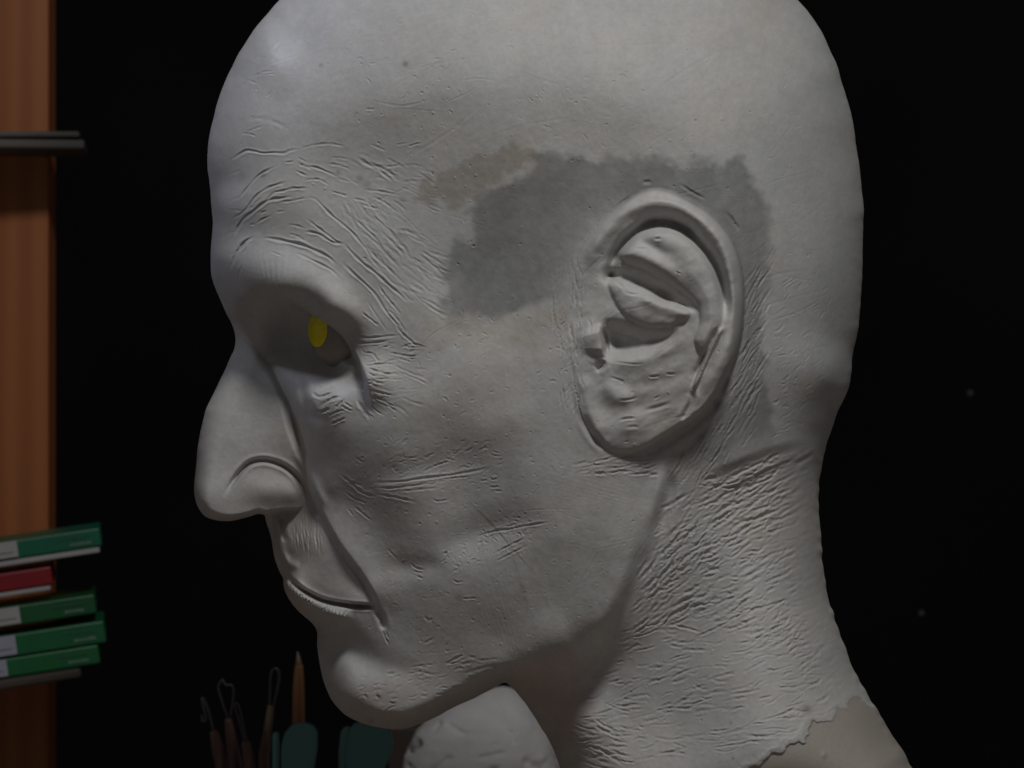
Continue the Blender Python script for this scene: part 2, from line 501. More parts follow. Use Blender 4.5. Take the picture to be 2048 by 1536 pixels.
# helix
stroke(EH, er([(330, 560), (350, 440), (420, 330), (520, 235), (650, 190), (770, 200), (880, 250), (970, 340), (1030, 450), (1060, 570), (1068, 700), (1062, 820), (1030, 940), (980, 1060), (900, 1180)]), 17, 17, 0.0, 0.12)
# groove inside the helix
stroke(EH, er([(425, 585), (450, 500), (490, 415), (560, 345), (640, 306), (720, 302), (805, 328), (890, 396), (960, 486), (1002, 580), (1024, 690), (1032, 800)]), -30, 10, 0.0, 0.14)
stroke(EH, er([(560, 320), (640, 285), (740, 285), (830, 325), (900, 390)]), -22, 13, 0.0, 0.3)
# antihelix body and fossa
def plateau(Hf, poly, A, w):
    p_ = catmull(er(poly), 4.0, closed=True)
    sl_ = box_of(p_, 10)
    d_, _, _ = seg_dist(GU[sl_], GV[sl_], p_, closed=True)
    d_ = np.where(inside(GU[sl_], GV[sl_], p_), d_, -d_)
    Hf[sl_] += A * (rimf((d_ + 2) / w) if A > 0 else sstep((d_ + 4) / w))
plateau(EH, [(480, 455), (560, 395), (640, 355), (720, 345), (815, 375), (905, 465), (968, 585), (1002, 720), (990, 850), (925, 960), (872, 900), (900, 800), (878, 705), (780, 622), (650, 540), (525, 490)], 22, 46)
stroke(EH, er([(505, 440), (600, 475), (700, 525), (800, 590)]), 6, 13, 0.1, 0.35)
blob(EH, *er([(690, 440)])[0], 40, 16, -7, 0.5)
plateau(EH, [(430, 585), (500, 590), (620, 640), (740, 705), (840, 752), (800, 800), (690, 826), (575, 805), (495, 745), (450, 665)], 15, 36)
blob(EH, *er([(470, 900)])[0], 26, 24, -26)
stroke(EH, er([(560, 660), (700, 720), (880, 775)]), 5, 9, 0.3, 0.3)
plateau(EH, [(392, 805), (480, 785), (570, 822), (690, 840), (780, 832), (770, 900), (670, 965), (500, 1000), (418, 992)], -22, 34)
stroke(EH, er([(560, 380), (650, 420), (720, 470)]), -7, 12, 0.0, 0.4)
stroke(EH, er([(428, 572), (500, 566), (600, 606), (700, 650), (780, 690)]), -17, 16, 0.0, 0.2)
stroke(EH, er([(640, 630), (780, 692), (885, 748)]), -8, 11, 0.0, 0.3)
stroke(EH, er([(430, 575), (450, 560)]), -20, 8, 0.0, 0.0)
blob(EH, *er([(438, 562)])[0], 11, 13, -24)
# crus bulge under the fossa
EH = blur(EH, 2.0)
# cavity
stroke(EH, er([(398, 830), (412, 900), (420, 975)]), -24, 6, 0.0, 0.25)
# tragus
ledge(EH, er([(405, 990), (412, 930), (400, 860), (380, 805)]), 22, 4, 28, 0.28)
blob(EH, *er([(335, 890)])[0], 22, 32, 12)
# antitragus shelf
stroke(EH, er([(425, 1000), (520, 1008), (640, 992), (740, 940), (820, 880)]), 5, 13, 0.1, 0.3)
stroke(EH, er([(360, 1050), (390, 1020), (408, 1000)]), -8, 7, 0.2, 0.3)
stroke(EH, er([(376, 1045), (392, 1032)]), -9, 4, 0.0, 0.0)
stroke(EH, er([(420, 1090), (540, 1125), (680, 1110), (800, 1070), (860, 1000)]), -3, 13, 0.15, 0.25)
stroke(EH, er([(400, 1110), (470, 1190), (560, 1190)]), 7, 16, 0.0, 0.3)
# lobe
blob(EH, *er([(610, 1225)])[0], 46, 20, -6, -0.35)
blob(EH, *er([(520, 1340)])[0], 60, 34, 10, -0.3)
stroke(EH, er([(300, 1060), (310, 1180), (345, 1300), (420, 1400)]), 8, 16, 0.1, 0.25)
# thin ridge beside the helix tail
stroke(EH, er([(1012, 825), (985, 880), (940, 970), (900, 1060), (862, 1150)]), 14, 3.6, 0.3, 0.15)
stroke(EH, er([(985, 830), (950, 920), (900, 1020), (850, 1100)]), -9, 8, 0.0, 0.2)
stroke(EH, er([(850, 1155), (858, 1190), (840, 1240), (800, 1310)]), -6, 5, 0.3, 0.2)
for p, d_, w_ in (([(480, 1310), (520, 1298), (570, 1296)], -8, 3), ([(510, 1345), (560, 1340), (590, 1345)], -4, 4), ([(480, 1205), (540, 1200), (580, 1188)], -6, 3),
              ([(660, 1200), (690, 1180)], -5, 2.5), ([(600, 1262), (680, 1240), (760, 1215)], -6, 5), ([(560, 1160), (540, 1170)], -3, 3),
              ([(470, 1110), (500, 1108), (430, 1085)], -4, 3), ([(630, 1085), (690, 1080)], -6, 3), ([(720, 1070), (770, 1070)], -6, 3),
              ([(430, 1005), (560, 1020), (620, 1015)], -3, 2.5), ([(500, 640), (540, 660), (650, 665)], -4, 3), ([(650, 660), (800, 710), (870, 750)], -6, 3.5),
              ([(590, 690), (690, 690), (790, 720)], -4, 2.5), ([(470, 600), (510, 630)], -7, 3.5), ([(560, 430), (640, 430)], -6, 3), ([(660, 380), (700, 375)], -7, 3.5),
              ([(770, 545), (800, 560)], -5, 2), ([(440, 840), (520, 870), (600, 890)], -6, 5), ([(640, 980), (700, 940), (780, 880)], 6, 4)):
    stroke(EH, er(p), d_ * 0.42, w_ * 0.7, 0.3, 0.45)
ear_mask = blur(np.where(EH * 0 == 0, 0, 0) + 0.0, 2) if False else None
EM = np.zeros((NU, NV), np.float32)
EM[sl] = sstep((de + 4) / 10)
EH += EM * (0.7 * fnoise(46, 40) + 0.55 * fnoise(24, 41) + 0.3 * fnoise(9, 42, 2.0, -0.6))
EH *= sstep((np.pad(np.zeros(1), 0)[0] + np.where(EM > 0, 1, 0) + 0))   # only within the ear
H += EH
# creases round the ear
for p, d_, w_ in (([(555, 150), (640, 165), (740, 170), (850, 208), (960, 272), (1030, 360)], -9, 4.5), ([(790, 95), (850, 135), (930, 178)], -5, 3),
              ([(1030, 240), (1060, 280), (1100, 340)], -6, 4), ([(600, 90), (650, 85)], -5, 4), ([(430, 275), (500, 200), (560, 160)], -6, 5),
              ([(296, 1260), (318, 1330), (360, 1400), (430, 1470)], -14, 8), ([(430, 1475), (520, 1495), (640, 1470), (780, 1390), (880, 1320), (990, 1210), (1060, 1090)], -10, 9),
              ([(1115, 560), (1122, 700), (1115, 850), (1085, 1010)], -6, 6), ([(230, 1050), (290, 1270), (380, 1420)], 4, 6)):
    stroke(H, er(p), d_ * 0.5, w_ * 0.8, 0.25, 0.4)

# ---------------------------------------------------------------- wrinkles
WR = {
 'A': (A0, AS, [
   ([(210, 15), (260, 50), (300, 100)], 4, 2.4), ([(205, 160), (260, 180), (335, 245)], 4.5, 2.4), ([(430, 345), (500, 350), (580, 372)], 4, 2.5),
   ([(480, 330), (560, 290), (650, 265)], 3, 3), ([(140, 420), (240, 440)], 2.5, 2.4), ([(450, 210), (620, 190), (800, 240), (900, 300)], 2, 6),
   ([(260, 640), (340, 600), (420, 545), (480, 520), (560, 530), (650, 545), (760, 540), (860, 545), (930, 520), (1030, 500)], 7, 3.2),
   ([(1030, 500), (1150, 465), (1330, 450), (1500, 480)], 2.5, 3), ([(120, 550), (300, 590)], 2, 3),
   ([(380, 1020), (440, 960), (500, 880), (560, 810), (620, 760), (700, 715), (790, 670)], 6, 3.2),
   ([(270, 1060), (330, 1020), (400, 1000), (450, 950), (500, 880)], 3.5, 3.2), ([(280, 770), (340, 740), (430, 715)], 2, 3),
   ([(300, 1230), (400, 1180), (480, 1110), (520, 1050), (600, 960), (700, 900), (800, 865), (905, 840)], 7, 3.4),
   ([(330, 1440), (370, 1350), (440, 1230), (540, 1140), (640, 1070), (720, 1030), (800, 1010), (940, 990)], 9, 3.8),
   ([(640, 1065), (690, 1010), (760, 950), (850, 925), (960, 905), (1130, 905)], 5.5, 3.2), ([(820, 1045), (950, 1030), (1090, 1000)], 3.5, 3),
   ([(250, 1100), (300, 1130), (370, 1130), (440, 1140)], 4, 2.6), ([(230, 1410), (290, 1365), (360, 1350)], 4.5, 3),
   ([(620, 1160), (680, 1135)], 4, 3), ([(510, 1280), (560, 1270)], 3.5, 2.8), ([(500, 1110), (550, 1090)], 3, 2.6), ([(560, 1280), (640, 1220), (740, 1180)], 3.5, 3), ([(780, 1150), (870, 1135)], 2.5, 3),
   ([(1090, 1000), (1180, 1010), (1260, 1090), (1340, 1170), (1440, 1260), (1560, 1360), (1640, 1450), (1760, 1600)], 5.5, 3.2),
   ([(1560, 1190), (1640, 1270), (1720, 1340), (1800, 1420), (1880, 1520)], 4, 3), ([(1740, 1170), (1830, 1240), (1950, 1340), (2048, 1440)], 3, 3.4),
   ([(1060, 670), (1200, 700), (1300, 740), (1420, 790)], 4.5, 3), ([(970, 720), (1030, 750), (1100, 780)], 4, 3), ([(1070, 820), (1150, 815), (1230, 825), (1320, 870)], 3.5, 2.8),
   ([(990, 640), (1060, 670), (1180, 720)], 3, 3), ([(870, 640), (960, 632)], 4, 2.6), ([(1350, 940), (1430, 955), (1510, 985)], 4, 2.8), ([(1570, 1010), (1680, 1030)], 3, 2.8),
   ([(1640, 1065), (1740, 1090), (1840, 1120)], 3, 2.8), ([(1600, 580), (1700, 640), (1830, 690), (1950, 750), (2048, 830)], 4, 4.5), ([(1640, 640), (1750, 680), (1860, 740), (2000, 850)], 3, 4),
   ([(1290, 650), (1420, 670), (1540, 710)], 2.5, 3), ([(1680, 920), (1850, 940), (2048, 975)], 3, 3), ([(1400, 800), (1540, 840)], 2, 3), ([(1750, 980), (1900, 1060), (2030, 1160)], 3, 3),
   ([(1080, 1210), (1180, 1290), (1300, 1380), (1400, 1450), (1480, 1480)], 5, 3), ([(900, 1280), (980, 1285), (1080, 1320)], 2.5, 3),
   ([(1000, 590), (1100, 640)], 2.5, 2.6), ([(1740, 450), (1900, 520)], 2, 3)]),
 'B': (B0, AS, [
   ([(310, 460), (330, 400), (370, 310), (400, 250), (470, 170), (555, 120)], 17, 4.4), ([(650, 135), (690, 140), (800, 155), (990, 185), (1090, 220), (1200, 270), (1310, 325), (1390, 400)], 11, 4.0),
   ([(970, 280), (1100, 340), (1220, 400), (1340, 460), (1440, 555)], 5.5, 3.2), ([(385, 575), (410, 480), (440, 400)], 4.5, 3),
   ([(1060, 70), (1140, 75), (1220, 95), (1290, 140), (1380, 185), (1470, 190)], 6.5, 3.2), ([(900, 90), (1000, 110), (1080, 170)], 2.5, 3),
   ([(1450, 380), (1560, 490), (1700, 610), (1800, 720), (1900, 870), (2000, 990), (2080, 1080)], 7, 3.4),
   ([(1470, 190), (1590, 320), (1680, 400), (1780, 480), (1900, 590), (2048, 710), (2150, 800)], 7.5, 3.5), ([(1820, 600), (1880, 700), (1960, 800), (2060, 920)], 5, 3),
   ([(1650, 890), (1740, 960), (1830, 1030)], 6, 2.8), ([(1720, 790), (1800, 920), (1920, 1090)], 2.5, 3), ([(720, 270), (760, 290), (850, 320)], 3, 2.6),
   ([(220, 260), (320, 290), (380, 270)], 4, 2.6), ([(215, 390), (250, 405), (290, 395)], 3.5, 2.6), ([(310, 320), (350, 280), (400, 250)], 4, 3), ([(1700, 220), (1800, 330), (1950, 470), (2080, 600)], 3.5, 3.4),
   ([(1650, 60), (1800, 180), (1900, 300), (2040, 440)], 3.2, 4), ([(1850, 60), (1960, 170), (2100, 320)], 3, 4)]),
 'C': (C0, AS, [
   ([(640, 575), (700, 580), (780, 590), (900, 585), (1120, 565)], 5, 3), ([(650, 620), (690, 642), (780, 655), (900, 645), (1020, 625)], 7, 3.2), ([(730, 700), (770, 745), (840, 755), (900, 820), (940, 840)], 5, 3),
   ([(760, 855), (800, 878), (900, 862), (1030, 860)], 6.5, 3), ([(780, 890), (850, 920), (930, 945), (1000, 960), (1110, 960)], 7.5, 3.2), ([(800, 950), (850, 975), (900, 985)], 5, 2.8),
   ([(760, 1020), (800, 1060), (860, 1050)], 6, 3), ([(745, 960), (735, 1010), (740, 1080), (780, 1160)], 9, 3.4), ([(860, 1135), (960, 1160), (1050, 1180)], 7, 3), ([(840, 1160), (960, 1250)], 4.5, 3.2),
   ([(1000, 1280), (1090, 1345)], 5, 2.8), ([(690, 1200), (710, 1280), (830, 1430)], 6, 5), ([(1040, 755), (1160, 770), (1320, 787)], 5, 2.6), ([(1100, 800), (1240, 840)], 3.5, 2.8),
   ([(1080, 460), (1140, 540), (1230, 620), (1330, 690)], 6, 3.2), ([(980, 300), (1060, 360), (1180, 520)], 3.5, 3), ([(860, 1015), (990, 1015)], 4.5, 2.6), ([(870, 1045), (960, 1060)], 3.5, 2.6), ([(1160, 650), (1220, 700)], 3, 2.6),
   ([(210, 1140), (290, 1190), (380, 1180), (480, 1140)], 8, 4.2), ([(260, 1080), (350, 1105), (460, 1080)], 5, 4), ([(230, 1350), (320, 1345), (410, 1315)], 8, 4), ([(310, 1290), (420, 1220), (520, 1190)], 5.5, 4),
   ([(460, 1310), (560, 1220)], 5, 3.2), ([(400, 1390), (480, 1350), (560, 1330)], 5, 3), ([(520, 1290), (640, 1345)], 4.5, 2.8), ([(550, 1250), (640, 1310)], 4, 2.8), ([(420, 1475), (500, 1440), (570, 1410)], 6, 3),
   ([(210, 1330), (260, 1400), (350, 1450)], 5, 4), ([(330, 905), (400, 930), (470, 910)], 4, 3), ([(490, 990), (540, 1000)], 3, 2.5), ([(1040, 860), (1200, 930), (1400, 1000)], 2.2, 3), ([(940, 690), (1010, 680)], 2.5, 2.5)]),
 'D': (D0, AS, [
   ([(430, 440), (700, 428), (900, 402), (1100, 372), (1300, 350), (1500, 315), (1660, 275)], 6.5, 3.4), ([(470, 490), (650, 492), (850, 465), (1000, 448)], 5, 3), ([(480, 555), (650, 580), (880, 635)], 4.5, 3.4),
   ([(700, 530), (900, 510), (1120, 490)], 2.6, 3), ([(170, 410), (250, 470), (340, 545), (460, 580)], 7, 3.6), ([(270, 600), (370, 650)], 4.5, 3), ([(250, 680), (350, 760), (420, 820)], 4.5, 3), ([(1040, 280), (1120, 250), (1230, 215)], 4.5, 2.8),
   ([(1150, 400), (1300, 385), (1430, 375)], 3, 2.4), ([(1640, 402), (1715, 398)], 6, 2.8), ([(1640, 482), (1730, 478)], 6, 2.8), ([(1690, 520), (1760, 525)], 3.5, 2.6), ([(1540, 420), (1620, 412)], 3.5, 2.4),
   ([(1560, 975), (1700, 940), (1850, 912), (2080, 860), (2280, 840)], 6.5, 3), ([(1500, 990), (1650, 940), (1800, 890), (1950, 850)], 4, 3), ([(1680, 1165), (1850, 1080), (2010, 1000)], 6, 2.8), ([(1700, 1245), (1850, 1160), (2020, 1080)], 5.5, 2.8),
   ([(735, 1262), (760, 1246), (785, 1244)], 6, 2.6), ([(830, 1265), (880, 1310), (970, 1332)], 5.5, 3), ([(850, 1345), (950, 1360)], 3.5, 2.8), ([(890, 1395), (950, 1420)], 5, 3), ([(1250, 1430), (1300, 1455), (1370, 1450)], 4.5, 2.6),
   ([(180, 700), (240, 780)], 3, 3), ([(580, 1110), (690, 1220)], 2.5, 3), ([(260, 180), (340, 230)], 2.5, 3), ([(1040, 600), (1100, 625), (1220, 610)], 3.5, 2.6),
   ([(100, 350), (200, 420), (330, 470)], 3, 3.2), ([(150, 530), (260, 610), (330, 640)], 3, 3)]),
 'chin': ((500, 1086), 3.413, [
   ([(1330, 830), (1400, 785), (1470, 755)], 6, 3.4), ([(905, 600), (925, 650), (950, 700)], 4, 3), ([(925, 600), (950, 660)], 3, 2.6), ([(900, 490), (905, 530), (890, 555)], 5, 3), ([(1090, 850), (1180, 840), (1260, 830)], 3, 3),
   ([(780, 1035), (800, 1065)], 4, 4), ([(860, 1040), (885, 1060)], 6, 4.5), ([(950, 1090), (990, 1095)], 5, 2.8), ([(1110, 870), (1260, 900)], 3, 4), ([(1700, 830), (1550, 860), (1450, 900)], 2.5, 5),
   ([(1310, 1040), (1420, 1000), (1520, 960)], 2.5, 4), ([(1450, 380), (1550, 375)], 4, 2.5), ([(1190, 500), (1220, 530), (1250, 515)], 3, 4), ([(1180, 690), (1260, 650)], 3, 4)]),
 'fore': ((360, 0), 3.413, [
   ([(360, 450), (400, 420), (490, 390), (600, 400)], 3.5, 2.8), ([(375, 495), (450, 540), (545, 575)], 5, 2.8), ([(495, 525), (570, 495), (640, 485)], 4.5, 3), ([(340, 640), (470, 550)], 3, 2.6), ([(490, 525), (560, 512), (660, 503)], 2.5, 2.4),
   ([(590, 660), (620, 630)], 4, 2.6), ([(520, 605), (530, 612)], 5, 3), ([(640, 340), (690, 290)], 3, 4), ([(530, 355), (560, 335), (610, 320)], 3, 4), ([(1270, 745), (1330, 745)], 2.5, 3), ([(1560, 1000), (1640, 975)], 4, 2.6),
   ([(1480, 990), (1550, 975)], 2.5, 2.6), ([(1400, 1140), (1500, 1130)], 2.5, 3)]),
}
for key, (o_, s_, lst) in WR.items():
    for p, d_, w_ in lst:
        q = np.array(raw(p, o_, s_))
        if key == 'C' and p[0][0] < 600 and p[0][1] > 1060: d_ *= 1.5
        q[1:-1] += rng.normal(0, 0.7, q[1:-1].shape)
        stroke(H, q, -d_ * 0.40, w_ * 0.60, 0.4, 0.3, vary=0.35)

def dashes(n, region, ang, length, depth, width, seed, curve=0.15, spread=0.25, lip=0.45):
    """many short tool marks inside a polygon; ang may be a function of (u, v)"""
    r = np.random.default_rng(seed)
    reg = np.array(region, float)
    lo, hi = reg.min(0), reg.max(0)
    k = 0; tries = 0
    while k < n and tries < n * 20:
        tries += 1
        u, v = lo + r.random(2) * (hi - lo)
        if not inside(np.array([u]), np.array([v]), reg)[0]: continue
        a = (ang(u, v) if callable(ang) else ang) + r.normal(0, spread)
        L = length * (0.45 + 1.1 * r.random())
        c = r.normal(0, curve) * L
        dx, dy = math.cos(a), -math.sin(a)
        p = [(u - dx * L / 2, v - dy * L / 2), (u + dy * c, v - dx * c), (u + dx * L / 2, v + dy * L / 2)]
        stroke(H, p, -0.78 * depth * (0.35 + 1.0 * r.random() ** 1.5), 0.7 * width * (0.75 + 0.6 * r.random()), lip, 0.35, vary=0.25)
        k += 1

R = math.radians
# crepey skin of the neck
neck = [(1330, 1010), (1400, 965), (1500, 925), (1655, 895), (1636, 1010), (1650, 1180), (1690, 1300), (1560, 1300), (1400, 1230), (1270, 1240), (1275, 1150), (1300, 1080)]
def nang(u, v):
    return R(28 + 30 * max(0, min(1, (1420 - u) / 150)) - 8 * max(0, min(1, (v - 1100) / 200)))
dashes(330, neck, nang, 42, 2.39, 3.4, 101, 0.06, 0.16)
dashes(260, neck, nang, 22, 2.12, 2.8, 102, 0.1, 0.32)
up = [(1400, 960), (1500, 925), (1650, 895), (1640, 1010), (1560, 1060), (1420, 1050)]
dashes(110, up, R(27), 46, 2.81, 3.6, 103, 0.05, 0.14)
low = [(1240, 1260), (1400, 1230), (1560, 1290), (1690, 1300), (1740, 1400), (1620, 1440), (1480, 1500), (1300, 1520), (1130, 1500), (1120, 1440), (1220, 1330)]
dashes(150, low, R(10), 46, 1.85, 2.8, 104, 0.07, 0.16)
dashes(110, low, R(16), 24, 1.77, 2.6, 105, 0.1, 0.3)
dashes(60, [(1540, 1240), (1670, 1230), (1735, 1390), (1640, 1400)], R(32), 34, 4.0, 3.0, 106, 0.08, 0.2)
dashes(45, [(1130, 1440), (1250, 1440), (1260, 1536), (1140, 1560)], R(-12), 44, 2.88, 3.0, 107, 0.07, 0.2)
dashes(40, [(1270, 1260), (1330, 1100), (1400, 1010), (1440, 1030), (1380, 1180), (1330, 1260)], R(52), 40, 3.6, 3.0, 108, 0.06, 0.14)
# behind and below the ear
dashes(130, [(1490, 560), (1540, 500), (1530, 760), (1500, 880), (1400, 960), (1320, 960), (1430, 830), (1480, 720)], R(60), 42, 1.9, 2.6, 109, 0.02, 0.10)
dashes(30, [(1150, 915), (1300, 915), (1310, 950), (1160, 950)], R(8), 34, 1.93, 2.8, 110, 0.06, 0.12)
dashes(90, [(1100, 560), (1150, 480), (1180, 640), (1160, 820), (1120, 820)], R(82), 26, 1.34, 2.6, 111, 0.08, 0.2)
# skull pitting and tool drags
dashes(120, [(1100, 60), (1690, 150), (1720, 500), (1700, 700), (1560, 800), (1560, 350), (1300, 300), (1000, 280)], R(30), 14, 0.68, 2.2, 112, 0.2, 0.9)
dashes(90, [(1560, 560), (1720, 520), (1690, 780), (1600, 880), (1540, 870)], R(38), 22, 1.18, 2.6, 113, 0.1, 0.3)
dashes(60, [(650, 60), (1100, 0), (1100, 280), (700, 260)], R(30), 9, 1.32, 2.0, 114, 0.3, 1.4)
# fan of fine lines from brow to temple
dashes(90, [(690, 420), (800, 400), (900, 520), (890, 640), (800, 600), (720, 520)], lambda u, v: R(-46 + 18 * (u - 780) / 100), 44, 0.96, 3.0, 115, 0.05, 0.12)
dashes(40, [(660, 300), (860, 330), (880, 420), (700, 400)], R(-22), 34, 0.58, 2.8, 116, 0.07, 0.2)
dashes(36, [(725, 690), (830, 690), (860, 800), (740, 850)], lambda u, v: R(-6 - 26 * (v - 740) / 90), 34, 1.67, 2.6, 117, 0.06, 0.14)
# cheek pores and jaw grain
cheek = [(720, 880), (1000, 820), (1150, 900), (1300, 960), (1240, 1200), (1050, 1320), (850, 1420), (720, 1300), (760, 1150), (680, 1000)]
dashes(420, cheek, R(18), 6, 0.81, 2.2, 119, 0.2, 0.9)
dashes(90, [(760, 880), (1000, 880), (1010, 980), (800, 980)], R(16), 16, 1.00, 2.2, 120, 0.1, 0.4)
dashes(90, [(880, 1110), (1020, 1030), (1090, 1020), (1060, 1080), (900, 1150)], R(18), 6, 2.02, 2.2, 121, 0.2, 0.8)
dashes(70, [(700, 1330), (860, 1330), (1000, 1300), (980, 1370), (820, 1440), (720, 1430)], R(14), 20, 1.52, 2.6, 122, 0.1, 0.25)
dashes(60, [(830, 720), (900, 620), (1120, 640), (1130, 800), (880, 850)], R(20), 8, 1.25, 2.2, 123, 0.2, 1.0)
# pits, crumbs and long faint scrapes
whole = [(480, 60), (900, 0), (1500, 0), (1690, 180), (1710, 600), (1640, 900), (1640, 1150), (1700, 1380), (1300, 1480), (1080, 1380), (800, 1420), (680, 1380), (760, 1180), (680, 1000), (800, 700), (460, 420)]
dashes(260, whole, R(15), 4, 2.6, 1.9, 130, 0.2, 1.5, 0.2)
dashes(170, whole, R(15), 4, -1.8, 2.0, 131, 0.2, 1.5, 0.0)
dashes(70, whole, R(24), 110, 0.48, 2.2, 132, 0.05, 0.5, 0.4)
dashes(50, [(560, 40), (1000, 20), (1560, 60), (1690, 300), (1680, 640), (1560, 700), (1500, 330), (900, 280)], R(40), 160, 0.35, 3.0, 133, 0.05, 0.7, 0.4)
# upper lip grain, lower lip teeth-like creases
dashes(46, [(570, 1045), (640, 1040), (650, 1090), (580, 1090)], R(96), 40, 1.4, 2.0, 124, 0.03, 0.06)
lipc = catmull([(577, 1164), (600, 1186), (630, 1203), (690, 1218)], 6.5)
r_ = np.random.default_rng(5)
for i in range(len(lipc)):
    t = i / len(lipc)
    x, y = lipc[i]
    a = R(58 - 10 * t)
    L = (10 - 4 * t) * (0.7 + 0.6 * r_.random())
    stroke(H, [(x + 5, y - 1), (x + 2 - 2 * t, y + 5 + L * 0.5), (x - 3 * (1 - t), y + 8 + L)], -(9 - 4 * t) * (0.3 + 1.2 * r_.random()), 2.0, 0.4, 0.4)

# fine clay grain as relief
grain = fnoise(5.5, 61) * 0.06 + fnoise(11, 62) * 0.09
H += grain

# clay skin ends in a ragged edge over the smooth shoulder core
edge = [(1480, 1560), (1497, 1536), (1519, 1524), (1530, 1512), (1548, 1503), (1570, 1495), (1580, 1484), (1610, 1470), (1618, 1452), (1640, 1444), (1660, 1432), (1676, 1418),
        (1700, 1415), (1716, 1417), (1708, 1404), (1722, 1398), (1745, 1406), (1800, 1380), (2100, 1420), (2100, 1760), (1420, 1760), (1450, 1640)]
edge = catmull(edge, 5.0, closed=True)
sl = box_of(edge, 30)
X = GU[sl] + 5.0 * fnoise(30, 71)[sl] + 1.7 * fnoise(7, 73)[sl]; Y = GV[sl] + 5.0 * fnoise(30, 72)[sl] + 1.7 * fnoise(7, 74)[sl]
dd, _, _ = seg_dist(X.astype(np.float32), Y.astype(np.float32), edge, closed=True)
dd = np.where(inside(X, Y, edge), dd, -dd)
CORE = np.full((NU, NV), -50.0, np.float32)
CORE[sl] = np.clip(dd, -50, 50)
smooth_core = blur(H, 8)
cm = sstep((CORE + 1.5) / 3.0)
H = H * (1 - cm) + (smooth_core - 4) * cm
H += 2.0 * np.exp(-((CORE + 9) / 7.0) ** 2)
stroke(H, [(1730, 1440), (1770, 1490), (1800, 1540), (1820, 1600)], -10, 18, 0.3, 0.3)
blob(H, 1648, 1510, 5, 7, 3)

# rim
t = dist / Rw
GG = np.where(dist > 0, np.maximum(H, 6) ** 2 * (1 - (1 - np.clip(t, 0, 1)) ** 2.7), np.maximum(H, 20) ** 2 * 2.7 * t)
GG = GG.astype(np.float32)
HH = np.sqrt(np.maximum(GG, 0))

# ---------------------------------------------------------------- clay colour (differences of the clay, plus light painted in on neck and skull back)
def soft_poly(poly, soft, wob, seed):
    poly = catmull(poly, 8.0, closed=True)
    sl = box_of(poly, soft * 2 + wob * 3)
    X = GU[sl] + wob * fnoise(26, seed)[sl] + 0.5 * wob * fnoise(9, seed + 2)[sl]
    Y = GV[sl] + wob * fnoise(26, seed + 1)[sl] + 0.5 * wob * fnoise(9, seed + 3)[sl]
    d, _, _ = seg_dist(X.astype(np.float32), Y.astype(np.float32), poly, closed=True)
    d = np.where(inside(X, Y, poly), d, -d)
    M = np.zeros((NU, NV), np.float32)
    M[sl] = sstep((d + soft) / (2 * soft))
    return M

COL = np.zeros((NU, NV, 3), np.float32)
COL[:] = (0.50, 0.493, 0.478)
def tint(M, c, k=1.0):
    global COL
    COL = COL * (1 - k * M[..., None]) + k * M[..., None] * np.array(c, np.float32)
dark = soft_poly([(895, 640), (890, 560), (892, 510), (915, 480), (948, 462), (932, 425), (962, 395), (1000, 372), (1060, 345), (1050, 318), (1090, 308),
                  (1145, 302), (1200, 317), (1290, 324), (1400, 327), (1480, 320), (1498, 352), (1530, 398), (1541, 450), (1536, 530), (1524, 620), (1520, 690),
                  (1532, 760), (1530, 870), (1440, 900), (1400, 900), (1440, 820), (1440, 700), (1180, 520), (1130, 590), (1060, 612), (960, 640)], 14, 6, 81)
mid = soft_poly([(1500, 500), (1541, 470), (1536, 560), (1522, 640), (1520, 690), (1530, 760), (1530, 900), (1400, 930), (1330, 930), (1440, 840), (1485, 700)], 8, 4, 85)
brown = soft_poly([(835, 402), (865, 360), (910, 330), (960, 305), (1040, 300), (1075, 320), (1020, 350), (960, 395), (925, 420), (880, 412)], 9, 6, 91)
tint(brown, (0.37, 0.335, 0.295), 0.85)
dark = dark * (1 - EM) * (1 - 0.75 * np.exp(-np.maximum(np.hypot((GU - 1290) / 1.0, (GV - 640) / 1.45) - 165, 0) / 28) * sstep((1290 - GU) / 110))
tint(dark * np.clip(0.90 + 0.05 * fnoise(50, 131) + 0.05 * fnoise(14, 132), 0, 1), (0.235, 0.236, 0.230), 0.92)
tint(mid * (1 - EM), (0.30, 0.30, 0.292), 0.5)
tint(soft_poly([(1090, 1080), (1180, 1030), (1260, 1080), (1230, 1180), (1150, 1240), (1060, 1200), (1075, 1130)], 40, 14, 95), (0.36, 0.36, 0.34), 0.55)
tint(soft_poly([(1000, 1000), (1150, 940), (1290, 960), (1280, 1080), (1100, 1090), (1020, 1080)], 40, 14, 99), (0.38, 0.37, 0.355), 0.5)
tint(soft_poly([(860, 620), (960, 640), (1120, 610), (1110, 660), (960, 680), (880, 690)], 16, 8, 103), (0.44, 0.40, 0.35), 0.5)
tint(soft_poly([(560, 860), (700, 900), (720, 1060), (640, 1060), (760, 1220), (640, 1210), (560, 1100), (540, 1000)], 30, 10, 107), (0.46, 0.41, 0.385), 0.5)
tint(soft_poly([(690, 1370), (780, 1370), (800, 1420), (720, 1430)], 22, 8, 111), (0.46, 0.39, 0.365), 0.5)
tint(soft_poly([(1060, 1340), (1180, 1310), (1170, 1400), (1140, 1480), (1090, 1440)], 30, 8, 115), (0.46, 0.36, 0.33), 0.6)  # warm bounce light on the front of the neck, painted as a reddish tint
tint(soft_poly([(1600, -60), (1760, 60), (1760, 900), (1660, 900), (1620, 600), (1640, 300)], 60, 20, 119), (0.44, 0.45, 0.46), 0.7)  # cool light down the back of the skull, painted as blue-grey
